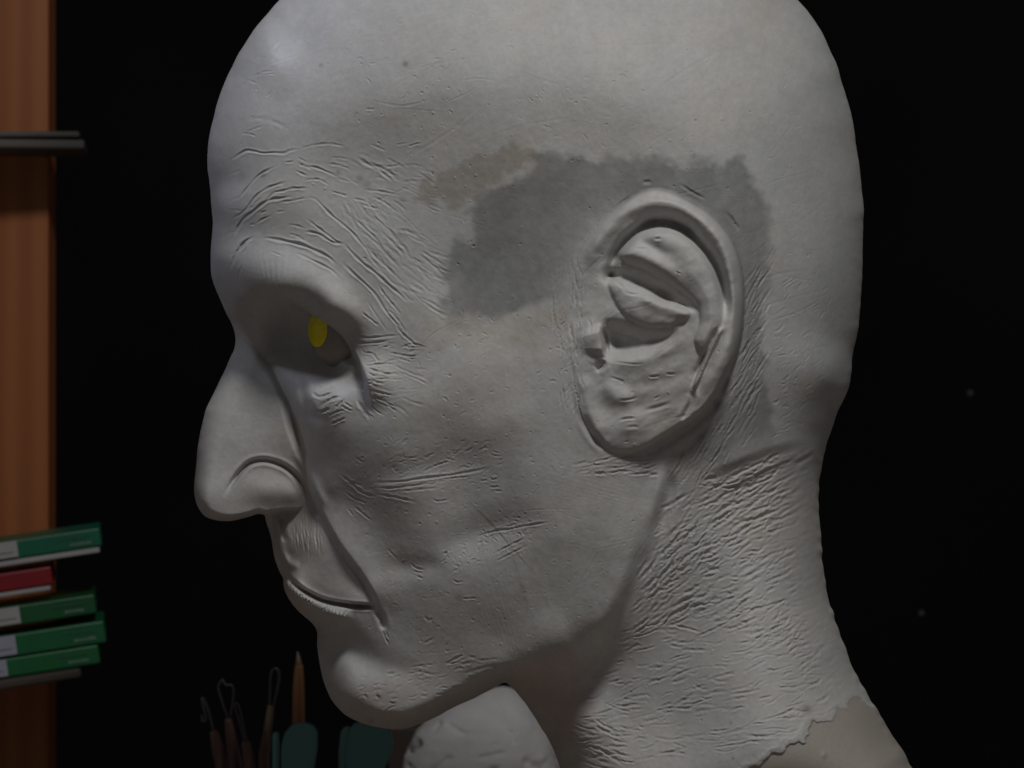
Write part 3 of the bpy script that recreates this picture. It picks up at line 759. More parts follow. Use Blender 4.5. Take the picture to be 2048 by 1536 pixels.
for u_, v_, r_1, k_ in ((811, 128, 6, .7), (643, 130, 5, .35), (711, 228, 7, .25), (720, 357, 7, .4), (735, 372, 8, .35), (676, 345, 4, .5), (917, 1195, 9, .4), (757, 1395, 7, .55), (732, 1392, 6, .4),
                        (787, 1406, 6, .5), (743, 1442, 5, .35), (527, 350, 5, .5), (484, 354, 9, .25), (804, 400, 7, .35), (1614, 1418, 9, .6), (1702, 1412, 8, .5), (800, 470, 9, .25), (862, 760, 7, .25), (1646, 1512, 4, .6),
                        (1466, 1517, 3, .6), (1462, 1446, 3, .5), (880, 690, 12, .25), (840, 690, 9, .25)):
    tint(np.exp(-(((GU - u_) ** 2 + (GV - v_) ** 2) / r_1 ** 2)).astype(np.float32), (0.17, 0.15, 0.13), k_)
tint(EM, (0.54, 0.53, 0.51), 0.7)
mott = 1 + 0.016 * fnoise(70, 121) + 0.014 * fnoise(24, 122) + 0.018 * fnoise(8, 123)
warm = 0.008 * fnoise(90, 124) + 0.005 * fnoise(30, 125)
COL *= mott[..., None]
COL[..., 0] *= 1 + warm; COL[..., 2] *= 1 - warm
tint(sstep((CORE + 1.0) / 2.0), (0.40, 0.365, 0.325), 1.0)
COL = np.clip(COL, 0.03, 0.8)
# shine: forehead front and the eye bag were smoothed with a wet finger
GLOSS = np.zeros((NU, NV), np.float32)
GLOSS += np.exp(-(((GU - 500) / 85) ** 2 + ((GV - 150) / 170) ** 2))
GLOSS += np.exp(-(((GU - 665) / 55) ** 2 + ((GV - 815) / 38) ** 2))
GLOSS = np.clip(GLOSS, 0, 1)

# ------------------------------------------------------------------ surface nets in (u, v, y)
print("nets")
ST = 3.0
q = int(ST / G)
g4 = GG[::q, ::q]
n0, n1 = g4.shape
ymax = HH.max() + 12
K = int(ymax / ST) + 3
ys = (np.arange(K) - 0.5) * ST
INS = (ys[None, None, :] ** 2) < g4[:, :, None]
c8 = [INS[a:n0 - 1 + a, b:n1 - 1 + b, c:K - 1 + c] for a in (0, 1) for b in (0, 1) for c in (0, 1)]
anyi = c8[0].copy(); alli = c8[0].copy()
for c in c8[1:]:
    anyi |= c; alli &= c
act = anyi & ~alli
idx = np.full(act.shape, -1, np.int32)
ai, aj, ak = np.nonzero(act)
idx[ai, aj, ak] = np.arange(len(ai))
def fval(i, j, k): return ys[k] ** 2 - g4[i, j]
pos = np.zeros((len(ai), 3)); cnt = np.zeros(len(ai))
for (a, b) in [((0,0,0),(1,0,0)),((0,1,0),(1,1,0)),((0,0,1),(1,0,1)),((0,1,1),(1,1,1)),
               ((0,0,0),(0,1,0)),((1,0,0),(1,1,0)),((0,0,1),(0,1,1)),((1,0,1),(1,1,1)),
               ((0,0,0),(0,0,1)),((1,0,0),(1,0,1)),((0,1,0),(0,1,1)),((1,1,0),(1,1,1))]:
    f0 = fval(ai + a[0], aj + a[1], ak + a[2]); f1 = fval(ai + b[0], aj + b[1], ak + b[2])
    m = (f0 < 0) != (f1 < 0)
    tt = np.where(m, f0 / (f0 - f1 + 1e-12), 0)
    pa = np.stack([ai + a[0], aj + a[1], ak + a[2]], 1); pb = np.stack([ai + b[0], aj + b[1], ak + b[2]], 1)
    pp = pa + tt[:, None] * (pb - pa)
    pos[m] += pp[m]; cnt[m] += 1
pos /= cnt[:, None]
pos[:, 0] = U0 + ST * pos[:, 0]; pos[:, 1] = V0 + ST * pos[:, 1]; pos[:, 2] = (pos[:, 2] - 0.5) * ST
pos[ak == 0, 2] = 0.0
quads = []
def addq(A, B, C_, D_, flip):
    Q = np.stack([A, B, C_, D_], 1)
    Q[flip] = Q[flip][:, ::-1]
    quads.append(Q)
# edges along u
e = INS[:-1, 1:-1, 1:-1] != INS[1:, 1:-1, 1:-1]
i, j, k = np.nonzero(e); j = j + 1; k = k + 1
addq(idx[i, j - 1, k - 1], idx[i, j, k - 1], idx[i, j, k], idx[i, j - 1, k], ~INS[i, j, k])
e = INS[1:-1, :-1, 1:-1] != INS[1:-1, 1:, 1:-1]
i, j, k = np.nonzero(e); i = i + 1; k = k + 1
addq(idx[i - 1, j, k - 1], idx[i - 1, j, k], idx[i, j, k], idx[i, j, k - 1], ~INS[i, j, k])
e = INS[1:-1, 1:-1, :-1] != INS[1:-1, 1:-1, 1:]
i, j, k = np.nonzero(e); i = i + 1; j = j + 1
addq(idx[i - 1, j - 1, k], idx[i, j - 1, k], idx[i, j, k], idx[i - 1, j, k], ~INS[i, j, k])
Q = np.concatenate(quads)
Q = Q[(Q >= 0).all(1)]

def samp(Fd, p):
    x = np.clip((p[:, 0] - U0) / G, 0, NU - 1.001); y = np.clip((p[:, 1] - V0) / G, 0, NV - 1.001)
    x0 = x.astype(int); y0 = y.astype(int); fx = x - x0; fy = y - y0
    if Fd.ndim == 3: fx = fx[:, None]; fy = fy[:, None]
    return (Fd[x0, y0] * (1 - fx) + Fd[x0 + 1, y0] * fx) * (1 - fy) + (Fd[x0, y0 + 1] * (1 - fx) + Fd[x0 + 1, y0 + 1] * fx) * fy

gx, gy = np.gradient(HH, G)
SLOPE = np.hypot(gx, gy)
SLOPE = np.where(GG > 0, SLOPE, 50).astype(np.float32)
SLOPE = np.maximum(SLOPE, blur(SLOPE, 3.0))

def relax(p, Q, w, it=2):
    n = len(p)
    for _ in range(it):
        acc = np.zeros((n, 3)); cn = np.zeros(n)
        for a in range(4):
            for b in (Q[:, (a + 1) % 4], Q[:, (a + 3) % 4]):
                for c in range(3):
                    acc[:, c] += np.bincount(Q[:, a], weights=p[b, c], minlength=n)
                cn += np.bincount(Q[:, a], minlength=n)
        m = acc / np.maximum(cn, 1)[:, None]
        p = p + w[:, None] * (m - p)
    return p

mid_v = pos[:, 2] == 0
s0 = samp(SLOPE, pos)
wst = 0.55 * sstep((s0 - 1.2) / 1.6)
wst[mid_v] *= 0.6
pos = relax(pos, Q, wst, 3)
pos[mid_v, 2] = 0.0
def snap(p):
    s = samp(SLOPE, p)
    k = (1 - sstep((s - 1.0) / 1.4)) * (p[:, 2] > 6)
    p[:, 2] += k * (samp(HH, p) - p[:, 2])
    return p
pos = snap(pos)
# subdivide once (the near half), midpoints snapped to the relief
E = np.sort(np.concatenate([Q[:, [0, 1]], Q[:, [1, 2]], Q[:, [2, 3]], Q[:, [3, 0]]]), 1)
nvt = len(pos)
key = E[:, 0].astype(np.int64) * nvt + E[:, 1]
uk, inv = np.unique(key, return_inverse=True)
ea, eb = (uk // nvt).astype(int), (uk % nvt).astype(int)
em = 0.5 * (pos[ea] + pos[eb])
fm = pos[Q].mean(1)
n_e = len(uk); nq = len(Q)
near = np.concatenate([pos, em, fm])
mideq = np.concatenate([mid_v, mid_v[ea] & mid_v[eb], np.zeros(nq, bool)])
near = snap(near)
near[mideq, 2] = 0.0
inv = inv.reshape(4, nq) + nvt
fi = np.arange(nq) + nvt + n_e
NQ = np.concatenate([np.stack([Q[:, 0], inv[0], fi, inv[3]], 1), np.stack([inv[0], Q[:, 1], inv[1], fi], 1),
                     np.stack([fi, inv[1], Q[:, 2], inv[2]], 1), np.stack([inv[3], fi, inv[2], Q[:, 3]], 1)])
s1 = samp(SLOPE, near)
w1 = 0.5 * sstep((s1 - 1.3) / 1.5); w1[mideq] *= 0.5
near = relax(near, NQ, w1, 2)
near[mideq, 2] = 0.0
# far half: coarse quads mirrored
far_map = np.where(mid_v, np.arange(nvt), -1)
nf = np.nonzero(~mid_v)[0]
far_pos = pos[nf].copy(); far_pos[:, 2] *= -1
fmap = np.full(nvt, -1, int)
fmap[mid_v] = np.nonzero(mid_v)[0]
fmap[nf] = len(near) + np.arange(len(nf))
FQ = fmap[Q][:, ::-1]
allp = np.concatenate([near, far_pos])
allq = np.concatenate([NQ, FQ])
kk_ = (D - np.abs(allp[:, 2])) / D
XYZ = np.stack([(allp[:, 0] - CU) * S * kk_, -allp[:, 2] * S, (CV - allp[:, 1]) * S * kk_], 1)
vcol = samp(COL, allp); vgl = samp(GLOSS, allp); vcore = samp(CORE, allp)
# orientation check
ctr = XYZ[allq[len(NQ) // 2]]
print("quads", len(allq))

def big_mesh(name, verts, quads, col, gloss, mat, parent):
    used = np.unique(quads)
    remap = np.full(len(verts), -1, np.int64); remap[used] = np.arange(len(used))
    v = verts[used]; qd = remap[quads]
    me = bpy.data.meshes.new(name)
    me.vertices.add(len(v)); me.vertices.foreach_set("co", v.astype(np.float32).ravel())
    me.loops.add(qd.size); me.loops.foreach_set("vertex_index", qd.astype(np.int32).ravel())
    me.polygons.add(len(qd))
    me.polygons.foreach_set("loop_start", (np.arange(len(qd)) * 4).astype(np.int32))
    me.polygons.foreach_set("loop_total", np.full(len(qd), 4, np.int32))
    me.polygons.foreach_set("use_smooth", np.ones(len(qd), bool))
    me.update(calc_edges=True)
    a = me.attributes.new("clay_tone", 'FLOAT_COLOR', 'POINT')
    a.data.foreach_set("color", np.c_[col[used], np.ones(len(used))].astype(np.float32).ravel())
    b = me.attributes.new("polish", 'FLOAT', 'POINT')
    b.data.foreach_set("value", gloss[used].astype(np.float32))
    me.materials.append(mat)
    o = bpy.data.objects.new(name, me)
    return link(o, parent)

def clay_mat():
    m, nt, b = nodes("grey_clay")
    at = N(nt, "ShaderNodeAttribute", attribute_name="clay_tone")
    po = N(nt, "ShaderNodeAttribute", attribute_name="polish")
    tc = N(nt, "ShaderNodeTexCoord")
    nz = N(nt, "ShaderNodeTexNoise", Scale=900.0, Detail=5.0, Roughness=0.6)
    nt.links.new(tc.outputs["Object"], nz.inputs["Vector"])
    mr = N(nt, "ShaderNodeMapRange")
    mr.inputs[1].default_value = 0.3; mr.inputs[2].default_value = 0.7; mr.inputs[3].default_value = 0.95; mr.inputs[4].default_value = 1.05
    nt.links.new(nz.outputs[0], mr.inputs[0])
    sc = N(nt, "ShaderNodeVectorMath", operation='SCALE')
    nt.links.new(at.outputs["Color"], sc.inputs[0]); nt.links.new(mr.outputs[0], sc.inputs["Scale"])
    nt.links.new(sc.outputs[0], b.inputs["Base Color"])
    rr = N(nt, "ShaderNodeMapRange")
    rr.inputs[3].default_value = 0.62; rr.inputs[4].default_value = 0.30
    nt.links.new(po.outputs["Fac"], rr.inputs[0])
    nt.links.new(rr.outputs[0], b.inputs["Roughness"])
    b.inputs["Specular IOR Level"].default_value = 0.32
    n2 = N(nt, "ShaderNodeTexNoise", Scale=1500.0, Detail=3.0)
    nt.links.new(tc.outputs["Object"], n2.inputs["Vector"])
    n3 = N(nt, "ShaderNodeTexNoise", Scale=420.0, Detail=4.0)
    nt.links.new(tc.outputs["Object"], n3.inputs["Vector"])
    ad = N(nt, "ShaderNodeMath", operation='ADD')
    nt.links.new(n2.outputs[0], ad.inputs[0]); nt.links.new(n3.outputs[0], ad.inputs[1])
    bp = N(nt, "ShaderNodeBump", Strength=0.14, Distance=0.0003)
    nt.links.new(ad.outputs[0], bp.inputs["Height"])
    nt.links.new(bp.outputs[0], b.inputs["Normal"])
    return m

CLAY = clay_mat()
bust = empty("clay_bust", W(1500, 1676, 0))
tag(bust, "bald grey clay bust of an old man in profile with yellow eye", "bust")
bust_inv = Matrix.Translation(-Vector(bust.location))
cq = (vcore[allq].mean(1) > 0.0)
off = np.array(bust.location)
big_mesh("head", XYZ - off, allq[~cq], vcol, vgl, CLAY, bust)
core = big_mesh("shoulder_core", XYZ - off, allq[cq], vcol, vgl, CLAY, bust)
core["label"] = "smooth tan undercoat bare below the ragged clay edge"

# ------------------------------------------------------------------ the eye
def sphere_part(name, c, r, mat, parent, axis=None, cap=None, seg=48, ring=32, off=None):
    ax = Vector(axis).normalized() if axis else Vector((0, 0, 1))
    qt = Vector((0, 0, 1)).rotation_difference(ax)
    verts, faces = [], []
    th = cap if cap else math.pi
    for i in range(ring + 1):
        a = th * i / ring
        for j in range(seg):
            b = 2 * math.pi * j / seg
            p = Vector((math.sin(a) * math.cos(b), math.sin(a) * math.sin(b), math.cos(a))) * r
            verts.append(Vector(c) + qt @ p - (off or Vector((0, 0, 0))))
    for i in range(ring):
        for j in range(seg):
            faces.append((i * seg + j, (i + 1) * seg + j, (i + 1) * seg + (j + 1) % seg, i * seg + (j + 1) % seg))
    return mesh_obj(name, verts, faces, mat, parent, True)

EYE_C = Vector(W(697, 661, 206)); EYE_R = 77 * S
eye_m = simple_mat("eye_brown", (0.30, 0.26, 0.22), 0.45, 0.15, 300)
iris_m = simple_mat("iris_yellow", (0.95, 0.80, 0.02), 0.28, 0.12, 700)
eyeball = sphere_part("eyeball", EYE_C, EYE_R, eye_m, bust, off=Vector(bust.location))
gaze = Vector((-0.80, -0.60, 0.02))
iris = sphere_part("iris", EYE_C, EYE_R * 1.012, iris_m, eyeball, axis=gaze, cap=math.radians(26), ring=10, off=Vector(bust.location))

# ------------------------------------------------------------------ solid helpers
def tube(path, radii, mat, name, parent, seg=12, caps=True):
    """swept round bar along world points"""
    pts = [Vector(p) for p in path]
    verts, faces = [], []
    n = len(pts)
    ref = Vector((0, 1, 0))
    for i, p in enumerate(pts):
        d = (pts[min(i + 1, n - 1)] - pts[max(i - 1, 0)]).normalized()
        a = d.cross(ref)
        a = a.normalized() if a.length > 1e-4 else Vector((1, 0, 0))
        b = d.cross(a).normalized()
        for j in range(seg):
            t_ = 2 * math.pi * j / seg
            verts.append(p + (a * math.cos(t_) + b * math.sin(t_)) * radii[i])
    for i in range(n - 1):
        for j in range(seg):
            faces.append((i * seg + j, i * seg + (j + 1) % seg, (i + 1) * seg + (j + 1) % seg, (i + 1) * seg + j))
    if caps:
        faces.append(tuple(range(seg))[::-1]); faces.append(tuple(range((n - 1) * seg, n * seg)))
    o = mesh_obj(name, verts, faces, mat, parent, True)
    return o

def spl(pts, step):
    return [tuple(p) for p in catmull(pts, step)]

def extrude(poly_xz, y0, y1, mat, name, parent, bev=0.0):
    n = len(poly_xz)
    verts = [(x, y0, z) for x, z in poly_xz] + [(x, y1, z) for x, z in poly_xz]
    faces = [tuple(range(n)), tuple(range(2 * n - 1, n - 1, -1))]
    faces += [(i, i + n, (i + 1) % n + n, (i + 1) % n) for i in range(n)]
    o = mesh_obj(name, verts, faces, mat, parent)
    import bmesh
    bm = bmesh.new(); bm.from_mesh(o.data)
    bmesh.ops.recalc_face_normals(bm, faces=bm.faces[:])
    bm.to_mesh(o.data); bm.free()
    if bev: bevel(o, bev)
    return o

def block(x0, x1, y0, y1, z0, z1, mat, name, parent=None, bev=0.0006):
    return extrude([(x0, z0), (x1, z0), (x1, z1), (x0, z1)], y0, y1, mat, name, parent, bev)

# ------------------------------------------------------------------ setting
TZ = -0.262
wall_m = simple_mat("black_wall", (0.0035, 0.0035, 0.005), 0.85, 0.3, 8, spec=0.12, bump=0.2)
wl = block(-2.5, 2.5, 0.75, 0.80, -1.2, 2.2, wall_m, "wall", None, 0)
nt_ = wall_m.node_tree; b_ = nt_.nodes["Principled BSDF"]
src = b_.inputs["Base Color"].links[0].from_socket
tc_ = N(nt_, "ShaderNodeTexCoord")
vo_ = N(nt_, "ShaderNodeTexVoronoi", Scale=16.0)
nt_.links.new(tc_.outputs["Object"], vo_.inputs["Vector"])
lt_ = N(nt_, "ShaderNodeMapRange")
lt_.inputs[1].default_value = 0.035; lt_.inputs[2].default_value = 0.02; lt_.inputs[3].default_value = 0.0; lt_.inputs[4].default_value = 1.0
nt_.links.new(vo_.outputs["Distance"], lt_.inputs[0])
mx_ = N(nt_, "ShaderNodeMixRGB")
mx_.inputs[2].default_value = (0.06, 0.06, 0.06, 1)
nt_.links.new(lt_.outputs[0], mx_.inputs[0]); nt_.links.new(src, mx_.inputs[1]); nt_.links.new(mx_.outputs[0], b_.inputs["Base Color"])
tag(wl, kind="structure")
table_m = wood_mat("table_wood", (0.24, 0.185, 0.15), (0.34, 0.27, 0.225), 0.5, (3, 60, 60))
tb = block(-1.6, 1.6, -0.28, 0.748, TZ - 0.04, TZ, table_m, "table_top", None, 0.003)
tag(tb, kind="structure")
# the bust's turning stand, below the picture
stand_m = wood_mat("stand_wood", (0.12, 0.07, 0.04), (0.2, 0.13, 0.08))
sc_ = Vector(W(1500, 1676, 0)); zt = sc_.z
def lathe(prof, c, mat, name, parent, seg=40, off=Vector((0, 0, 0))):
    verts, faces = [], []
    for r1, z in prof:
        for j in range(seg):
            a = 2 * math.pi * j / seg
            verts.append(Vector((c[0] + r1 * math.cos(a), c[1] + r1 * math.sin(a), z)) - off)
    for i in range(len(prof) - 1):
        for j in range(seg):
            faces.append((i * seg + j, i * seg + (j + 1) % seg, (i + 1) * seg + (j + 1) % seg, (i + 1) * seg + j))
    faces.append(tuple(range(seg))[::-1]); faces.append(tuple(range((len(prof) - 1) * seg, len(prof) * seg)))
    return mesh_obj(name, verts, faces, mat, parent)
bevel(lathe([(0.085, TZ), (0.085, TZ + 0.016), (0.03, TZ + 0.02), (0.03, zt - 0.016), (0.062, zt - 0.014), (0.062, zt + 0.006)], sc_, stand_m, "stand", bust, off=Vector(bust.location)), 0.001)

# ------------------------------------------------------------------ timber post and shelves on the left
def pu(depth): return S * (DM + depth) / DM
pine = wood_mat("orange_pine", (0.29, 0.087, 0.023), (0.37, 0.128, 0.036), 0.5, (30, 30, 1.3), 1.0)
dp = 0.45
x1 = P(97, 0, dp).x
post = block(x1 - 0.075, x1, dp, dp + 0.02, TZ, 0.45, pine, "timber_post", None, 0.0012)
tag(post, "orange pine timber post standing against the black wall", "post")
grey_wood = wood_mat("grey_board", (0.055, 0.048, 0.044), (0.15, 0.135, 0.125), 0.7, (2.5, 60, 60))
def shelf_at(name, pieces, label):
    root = empty(name, (pieces[0][1], pieces[0][2], pieces[0][4]))
    tag(root, label, "shelf", "shelves fixed to the pine post")
    for nm, xr, y0, y1, z0, z1, tilt, mat in pieces:
        o = block(-0.16, 0, 0, y1 - y0, 0, z1 - z0, mat, nm, root, 0.0012)
        o.location = Vector((xr, y0, z0)) - root.location
        o.rotation_euler = (0, -tilt, math.radians(8))
    return root
ds = 0.405
k_ = pu(ds)
shelf_at("shelf", [("board", P(169, 0, ds).x, ds, dp - 0.001, (CV - 298) * k_, (CV - 279) * k_, 0.0, grey_wood),
                   ("board", P(161, 0, ds).x, ds - 0.002, dp - 0.003, (CV - 275.5) * k_, (CV - 263) * k_, 0.012, grey_wood)],
         "upper grey shelf of two thin boards with nothing on it")
YAW = math.radians(9)
TILT = math.atan(0.14)
db = 0.36
k_ = pu(db)
brown_wood = wood_mat("brown_board", (0.03, 0.022, 0.017), (0.075, 0.056, 0.044), 0.7, (2.5, 60, 60))
shelf_at("shelf", [("board", P(168, 0, db).x, db - 0.006, dp - 0.001, (CV - 1352) * k_, (CV - 1333) * k_, TILT, brown_wood)],
         "lower tilted brown shelf under the stack of boxes")

# ------------------------------------------------------------------ stack of boxes
card_w = simple_mat("white_card", (0.33, 0.325, 0.33), 0.6, 0.08, 40)
card_b = simple_mat("pale_blue_card", (0.30, 0.30, 0.37), 0.6, 0.08, 40)
print_g = simple_mat("pale_print", (0.12, 0.19, 0.15), 0.6, 0.2, 400)
print_d = simple_mat("dim_print", (0.02, 0.085, 0.055), 0.6, 0.3, 400)
ink = simple_mat("grey_ink", (0.14, 0.14, 0.16), 0.6, 0.3, 400)
def paper_box(ur, vb, h, col, label, lab_u, lip, lab_mat, depth=db):
    k = pu(depth)
    root = empty("paper_box", P(ur, vb, depth))
    root.rotation_euler = (0, -TILT, YAW)
    tag(root, label, "box", "boxes stacked on the lower shelf")
    L, Dp, hh = 0.11, 0.05, h * k
    zb = 0.0
    if lip:
        block(-L, -6 * k, 0.001, Dp, 0, lip * k, card_w, "tray", root, 0.0005)
        zb = lip * k + 0.0004
    m = simple_mat("box_card", col, 0.42, 0.12, 50)
    block(-L, 0, 0, Dp, zb, zb + hh, m, "body", root, 0.0007)
    if lab_u is not None:
        w = (ur - lab_u) * k
        lb = block(-L + 0.002, -w, -0.0006, 0.0004, zb + 0.09 * hh, zb + hh * 0.985, lab_mat, "label", root, 0)
        block(-L + 0.004, -w - 8 * k, -0.0009, -0.0006, zb + hh * 0.36, zb + hh * 0.40, ink, "printed_line", lb, 0)
    rr_ = random.Random(int(vb))
    if lab_u is not None:
        # two short lines of small unreadable print near the end
        for zf, x_a, x_b, mt, th in ((0.66, -84, -26, print_d, 0.11), (0.30, -62, -24, print_g, 0.15)):
            x = x_a * k
            b_ = []
            while x < x_b * k:
                wd = rr_.uniform(3.5, 6.5) * k
                b_.append((x, x + wd)); x += wd + 1.3 * k
            vs, fs = [], []
            for xa, xb in b_:
                n_ = len(vs); z0 = zb + hh * (zf - th / 2); z1 = zb + hh * (zf + th / 2 * rr_.uniform(0.5, 1.0))
                vs += [(xa, -0.0005, z0), (xb, -0.0005, z0), (xb, -0.0005, z1), (xa, -0.0005, z1)]
                fs.append((n_, n_ + 1, n_ + 2, n_ + 3))
            mesh_obj("print", vs, fs, mt, root)
    return root
paper_box(201, 1326, 37, (0.003, 0.105, 0.028), "bottom green box of the stack, mostly hidden white label", 19, 0, card_b)
paper_box(213, 1284, 43, (0.003, 0.098, 0.032), "green box sticking out farthest, second from the bottom of the stack", 37, 0, card_b)
paper_box(194, 1226, 38, (0.003, 0.075, 0.020), "dark green box just under the red box", 44, 0, card_w)
paper_box(108, 1179, 36, (0.20, 0.004, 0.010), "short red box with white tray between green boxes", None, 9, card_w)
paper_box(206, 1104, 36, (0.002, 0.105, 0.055), "topmost blue green box with white tray and white label", 41, 11, card_w)

# ------------------------------------------------------------------ tools in a pot
dt = 0.28
kt = pu(dt)
def Q3(u, v, dd=0.0): return P(u, v, dt + dd)
wire_m = simple_mat("dull_wire", (0.11, 0.105, 0.105), 0.4, 0.2, 200)
wire_m.node_tree.nodes["Principled BSDF"].inputs["Metallic"].default_value = 0.6
brown_h = wood_mat("brown_handle", (0.11, 0.058, 0.044), (0.20, 0.11, 0.088), 0.45, (90, 90, 6))
pale_h = wood_mat("pale_handle", (0.22, 0.155, 0.11), (0.36, 0.26, 0.19), 0.5, (90, 90, 6))
orange_h = wood_mat("orange_handle", (0.20, 0.085, 0.03), (0.32, 0.15, 0.06), 0.5, (90, 90, 6))
teal = simple_mat("teal_plastic", (0.09, 0.25, 0.235), 0.4, 0.08, 30, bump=0.05)
teal_l = simple_mat("light_teal_plastic", (0.14, 0.36, 0.32), 0.35, 0.08, 30)
pot_m = simple_mat("dark_pot", (0.02, 0.018, 0.017), 0.5, 0.1, 30)
pc = P(590, 1700, dt)
PR = 0.78
pot = lathe([(0.050 * PR, TZ), (0.055 * PR, TZ + 0.004), (0.058 * PR, TZ + 0.07), (0.055 * PR, TZ + 0.07), (0.052 * PR, TZ + 0.006), (0.001, TZ + 0.005)], pc, pot_m, "tool_pot", None, off=Vector((pc.x, pc.y, TZ)))
pot.location = (pc.x, pc.y, TZ)
tag(pot, "dark round pot that holds the modelling tools", "pot")

def tool(name, label, cat, parts, group=None):
    root = empty(name, Q3(*parts[0][1][0]))
    tag(root, label, cat, group)
    for nm, pts, rad, mat in parts:
        path = [Q3(*p) for p in pts]
        if len(pts) > 3:
            a = np.array([tuple(p) for p in path]); 
            t_ = np.linspace(0, len(a) - 1, len(a) * 5)
            i0 = np.minimum(t_.astype(int), len(a) - 2); f = (t_ - i0)[:, None]
            # catmull in 3-D
            p0 = a[np.maximum(i0 - 1, 0)]; p1 = a[i0]; p2 = a[i0 + 1]; p3 = a[np.minimum(i0 + 2, len(a) - 1)]
            path = [Vector(x) for x in 0.5 * (2 * p1 + (p2 - p0) * f + (2 * p0 - 5 * p1 + 4 * p2 - p3) * f ** 2 + (3 * p1 - p0 - 3 * p2 + p3) * f ** 3)]
        R_ = np.interp(np.linspace(0, 1, len(path)), np.linspace(0, 1, len(rad)), rad)
        tube([p - root.location for p in path], [r1 * kt for r1 in R_], mat, nm, root)
    return root
TG = "modelling tools standing in the pot"
B_ = 2000
tool("loop_tool", "loop tool with pale ferrule and brown handle beside the orange stick", "tool",
     [("handle", [(528, B_, .0), (528, 1560, 0), (530, 1500, 0), (534, 1468, 0)], [11, 11.5, 11, 9], brown_h),
      ("ferrule", [(534, 1470, 0), (538, 1440, 0), (542, 1411, 0)], [8.5, 8, 6.5], pale_h),
      ("wire_loop", [(539, 1414, 0), (540, 1380, 0), (541, 1352, 0), (547, 1338, 0), (556, 1340, 0), (558, 1356, 0), (553, 1385, 0), (546, 1414, 0)], [2.2, 2.2, 2.4, 3.4, 2.6, 2.0], wire_m)], TG)
tool("pointed_stick", "orange wooden stick with a pale sharpened point", "stick",
     [("shaft", [(597, B_, .025), (597, 1500, .025), (597, 1385, .025), (598, 1330, .025)], [13, 13, 12.5, 8], orange_h),
      ("point", [(598, 1332, .025), (597, 1318, .025), (595.5, 1303, .025)], [7.6, 4.5, 1.0], pale_h)], TG)
tool("wire_tool", "brown handled wire tool leaning farthest left with a hooked wire", "tool",
     [("handle", [(486, B_, .0), (452, 1600, 0), (436, 1500, 0), (427, 1462, 0)], [14, 14, 12, 8], brown_h),
      ("wire_loop", [(428, 1466, 0), (418, 1425, 0), (407, 1398, 0), (404, 1402, 0), (412, 1436, 0), (405, 1442, 0), (404, 1430, 0)], [2.4, 2.4, 2.2, 2.2], wire_m)], TG)
tool("wire_tool", "wire tool with a narrow upright loop behind the leaning handles", "tool",
     [("handle", [(510, B_, .012), (478, 1600, .012), (466, 1500, .012), (456, 1437, .012)], [14, 15, 13, 7], brown_h),
      ("wire_loop", [(457, 1442, .012), (446, 1408, .012), (437, 1378, .012), (438, 1369, .012), (445, 1360, .012), (452, 1370, .012), (464, 1371, .012), (467, 1390, .012), (460, 1436, .012)], [2.0, 2.0], wire_m)], TG)
tool("wire_tool", "short wire tool on the right of the leaning bunch, bent loop", "tool",
     [("handle", [(528, B_, -.01), (503, 1600, -.01), (497, 1520, -.01), (491, 1482, -.01)], [12, 12.5, 11, 8], brown_h),
      ("wire_loop", [(490, 1486, -.01), (478, 1440, -.01), (470, 1412, -.01), (474, 1406, -.01), (480, 1420, -.01), (494, 1484, -.01)], [2.0, 2.0], wire_m)], TG)
tool("plastic_rod", "thin glossy pale teal rod between the loop tool and the teal scraper", "rod",
     [("shaft", [(552, B_, -.02), (552, 1600, -.02), (551.5, 1480, -.02), (551, 1466, -.02)], [7, 7, 6.5, 4], teal_l)], TG)
def plate(name, label, poly, depth, thick, yaw, mat, cat, side_mat=None):
    c = P(poly[0][0], poly[0][1], depth)
    k = pu(depth)
    pts = [((u - poly[0][0]) * k, -(v - poly[0][1]) * k) for u, v in poly]
    root = empty(name, c); root.rotation_euler = (0, 0, yaw)
    tag(root, label, cat, "teal plastic scrapers in the pot")
    extrude(pts, 0, thick, mat, "blade", root, 0.0008)
    return root
up_ = [(564, 1990), (562, 1500), (564, 1484), (570, 1466), (581, 1453), (598, 1446), (614, 1447), (627, 1453), (634, 1464), (634, 1500), (626, 1545), (622, 1990)]
s1_ = plate("scraper", "dark teal rounded plastic scraper in front of the orange stick", up_, dt - .03, .004, 0.0, teal, "scraper")
up2 = [(692, 1990), (690, 1510), (693, 1480), (699, 1458), (708, 1448), (740, 1440), (768, 1446), (782, 1464), (786, 1490), (782, 1512), (770, 1536), (764, 1990)]
s2_ = plate("scraper", "wider teal plastic scraper just under the chin", up2, dt - .02, .004, 0.0, teal, "scraper")
up3 = [(676, 1990), (677, 1500), (681, 1466), (688, 1456), (698, 1455), (699, 1470), (697, 1990)]
s3_ = plate("scraper", "narrow lighter teal scraper edge beside the wide scraper", up3, dt - .012, .006, 0.0, teal_l, "scraper")
wbm = wood_mat("brown_block", (0.035, 0.022, 0.017), (0.06, 0.04, 0.032), 0.6, (6, 60, 60))
c0 = P(776, 1470, 0.52); c1 = P(850, 1470, 0.52)
wb = block(c0.x, c1.x + .03, 0.52, 0.55, TZ, P(0, 1455, 0.52).z, wbm, "wooden_block", None, 0.001)
tag(wb, "dark brown wooden block standing behind the white lump", "block")

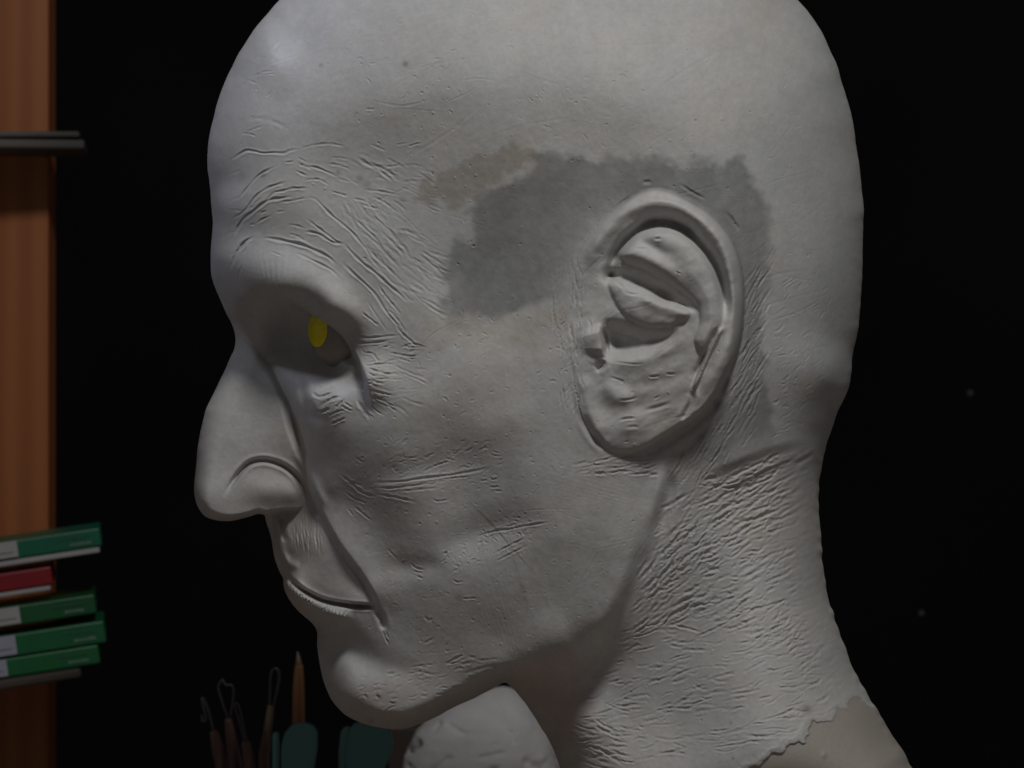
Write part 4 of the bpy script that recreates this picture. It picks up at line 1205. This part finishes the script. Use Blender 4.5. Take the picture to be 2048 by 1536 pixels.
# ------------------------------------------------------------------ white lump behind the chin
from mathutils import noise as mn
LD = 0.42
LL = [(-1, 770, 1140), (1900, 800, 1150), (1700, 796, 1146), (1600, 797, 1134), (1536, 801, 1118), (1510, 806, 1112), (1490, 815, 1106), (1465, 830, 1098), (1445, 850, 1090), (1425, 878, 1078), (1405, 912, 1064), (1392, 938, 1050), (1382, 962, 1038), (1376, 985, 1024), (1373.5, 1000, 1012), (1373, 1005, 1007)]
kl = pu(LD)
bot = CV - TZ / kl
LL[0] = (bot, 800, 1140)
LLa = np.array(LL)[::-1]
nz_, na_ = 150, 150
s_ = np.linspace(0, 1, nz_) ** 1.0
vv_ = LLa[0, 0] + (bot - LLa[0, 0]) * s_ ** 1.9
lu = np.interp(vv_, LLa[:, 0], LLa[:, 1]); ru = np.interp(vv_, LLa[:, 0], LLa[:, 2])
verts, faces = [], []
crk = [((900, 1440), (930, 1455), 3, .0007), ((960, 1500), (1010, 1490), 3, .0006), ((1000, 1410), (1015, 1450), 3, .0006), ((860, 1530), (900, 1500), 4, .0008), ((812, 1500), (838, 1478), 5, .0016), ((822, 1492), (834, 1482), 3, .001), ((982, 1532), (992, 1520), 4, .0022), ((1024, 1452), (1030, 1472), 3, .0009), ((815, 1532), (818, 1522), 3, .0015), ((826, 1534), (828, 1528), 3, .0015), ((1060, 1510), (1085, 1530), 6, .001), ((872, 1450), (880, 1440), 4, .0008)]
cbase = P((770 + 1140) / 2, bot, LD)
for i in range(nz_):
    cx = 0.5 * (lu[i] + ru[i]); hw = 0.5 * (ru[i] - lu[i])
    for j in range(na_):
        a = 2 * math.pi * j / na_
        ca, sa = math.cos(a), math.sin(a)
        ex = math.copysign(abs(ca) ** 0.85, ca) * hw; ey = math.copysign(abs(sa) ** 0.85, sa) * hw * 0.72
        u_ = cx + ex
        p = Vector(((u_ - CU) * kl, LD + ey * kl, (CV - vv_[i]) * kl))
        nv_ = Vector((ca, sa, 0.25)).normalized()
        d_ = mn.noise(p * 34) * 0.0016 + mn.noise(p * 90 + Vector((3, 1, 2))) * 0.0005 + mn.noise(p * 300) * 0.0002
        if vv_[i] > 1500 and u_ > 1040: d_ += mn.noise(p * 260) * 0.0012
        if ey < 0:
            for (a0, b0), (a1, b1), w_, dp_ in crk:
                dx, dy = a1 - a0, b1 - b0
                t_ = max(0, min(1, ((u_ - a0) * dx + (vv_[i] - b0) * dy) / (dx * dx + dy * dy)))
                q2 = (u_ - a0 - t_ * dx) ** 2 + (vv_[i] - b0 - t_ * dy) ** 2
                d_ -= 2.2 * dp_ * math.exp(-q2 / w_ ** 2)
        edge_k = min(1, hw / 60)
        verts.append(p + nv_ * d_ * edge_k - cbase)
for i in range(nz_ - 1):
    for j in range(na_):
        faces.append((i * na_ + j, i * na_ + (j + 1) % na_, (i + 1) * na_ + (j + 1) % na_, (i + 1) * na_ + j))
faces.append(tuple(range(na_))[::-1]); faces.append(tuple(range((nz_ - 1) * na_, nz_ * na_)))
white_m = simple_mat("white_plaster", (0.56, 0.535, 0.55), 0.75, 0.10, 70, bump=0.35, bscale=500, spec=0.25)
lump = mesh_obj("plaster_lump", [Vector(v) for v in verts], [f[::-1] for f in faces], white_m, None, True)
lump.location = cbase
tag(lump, "rough white plaster lump with small cracks behind the chin and neck", "lump")
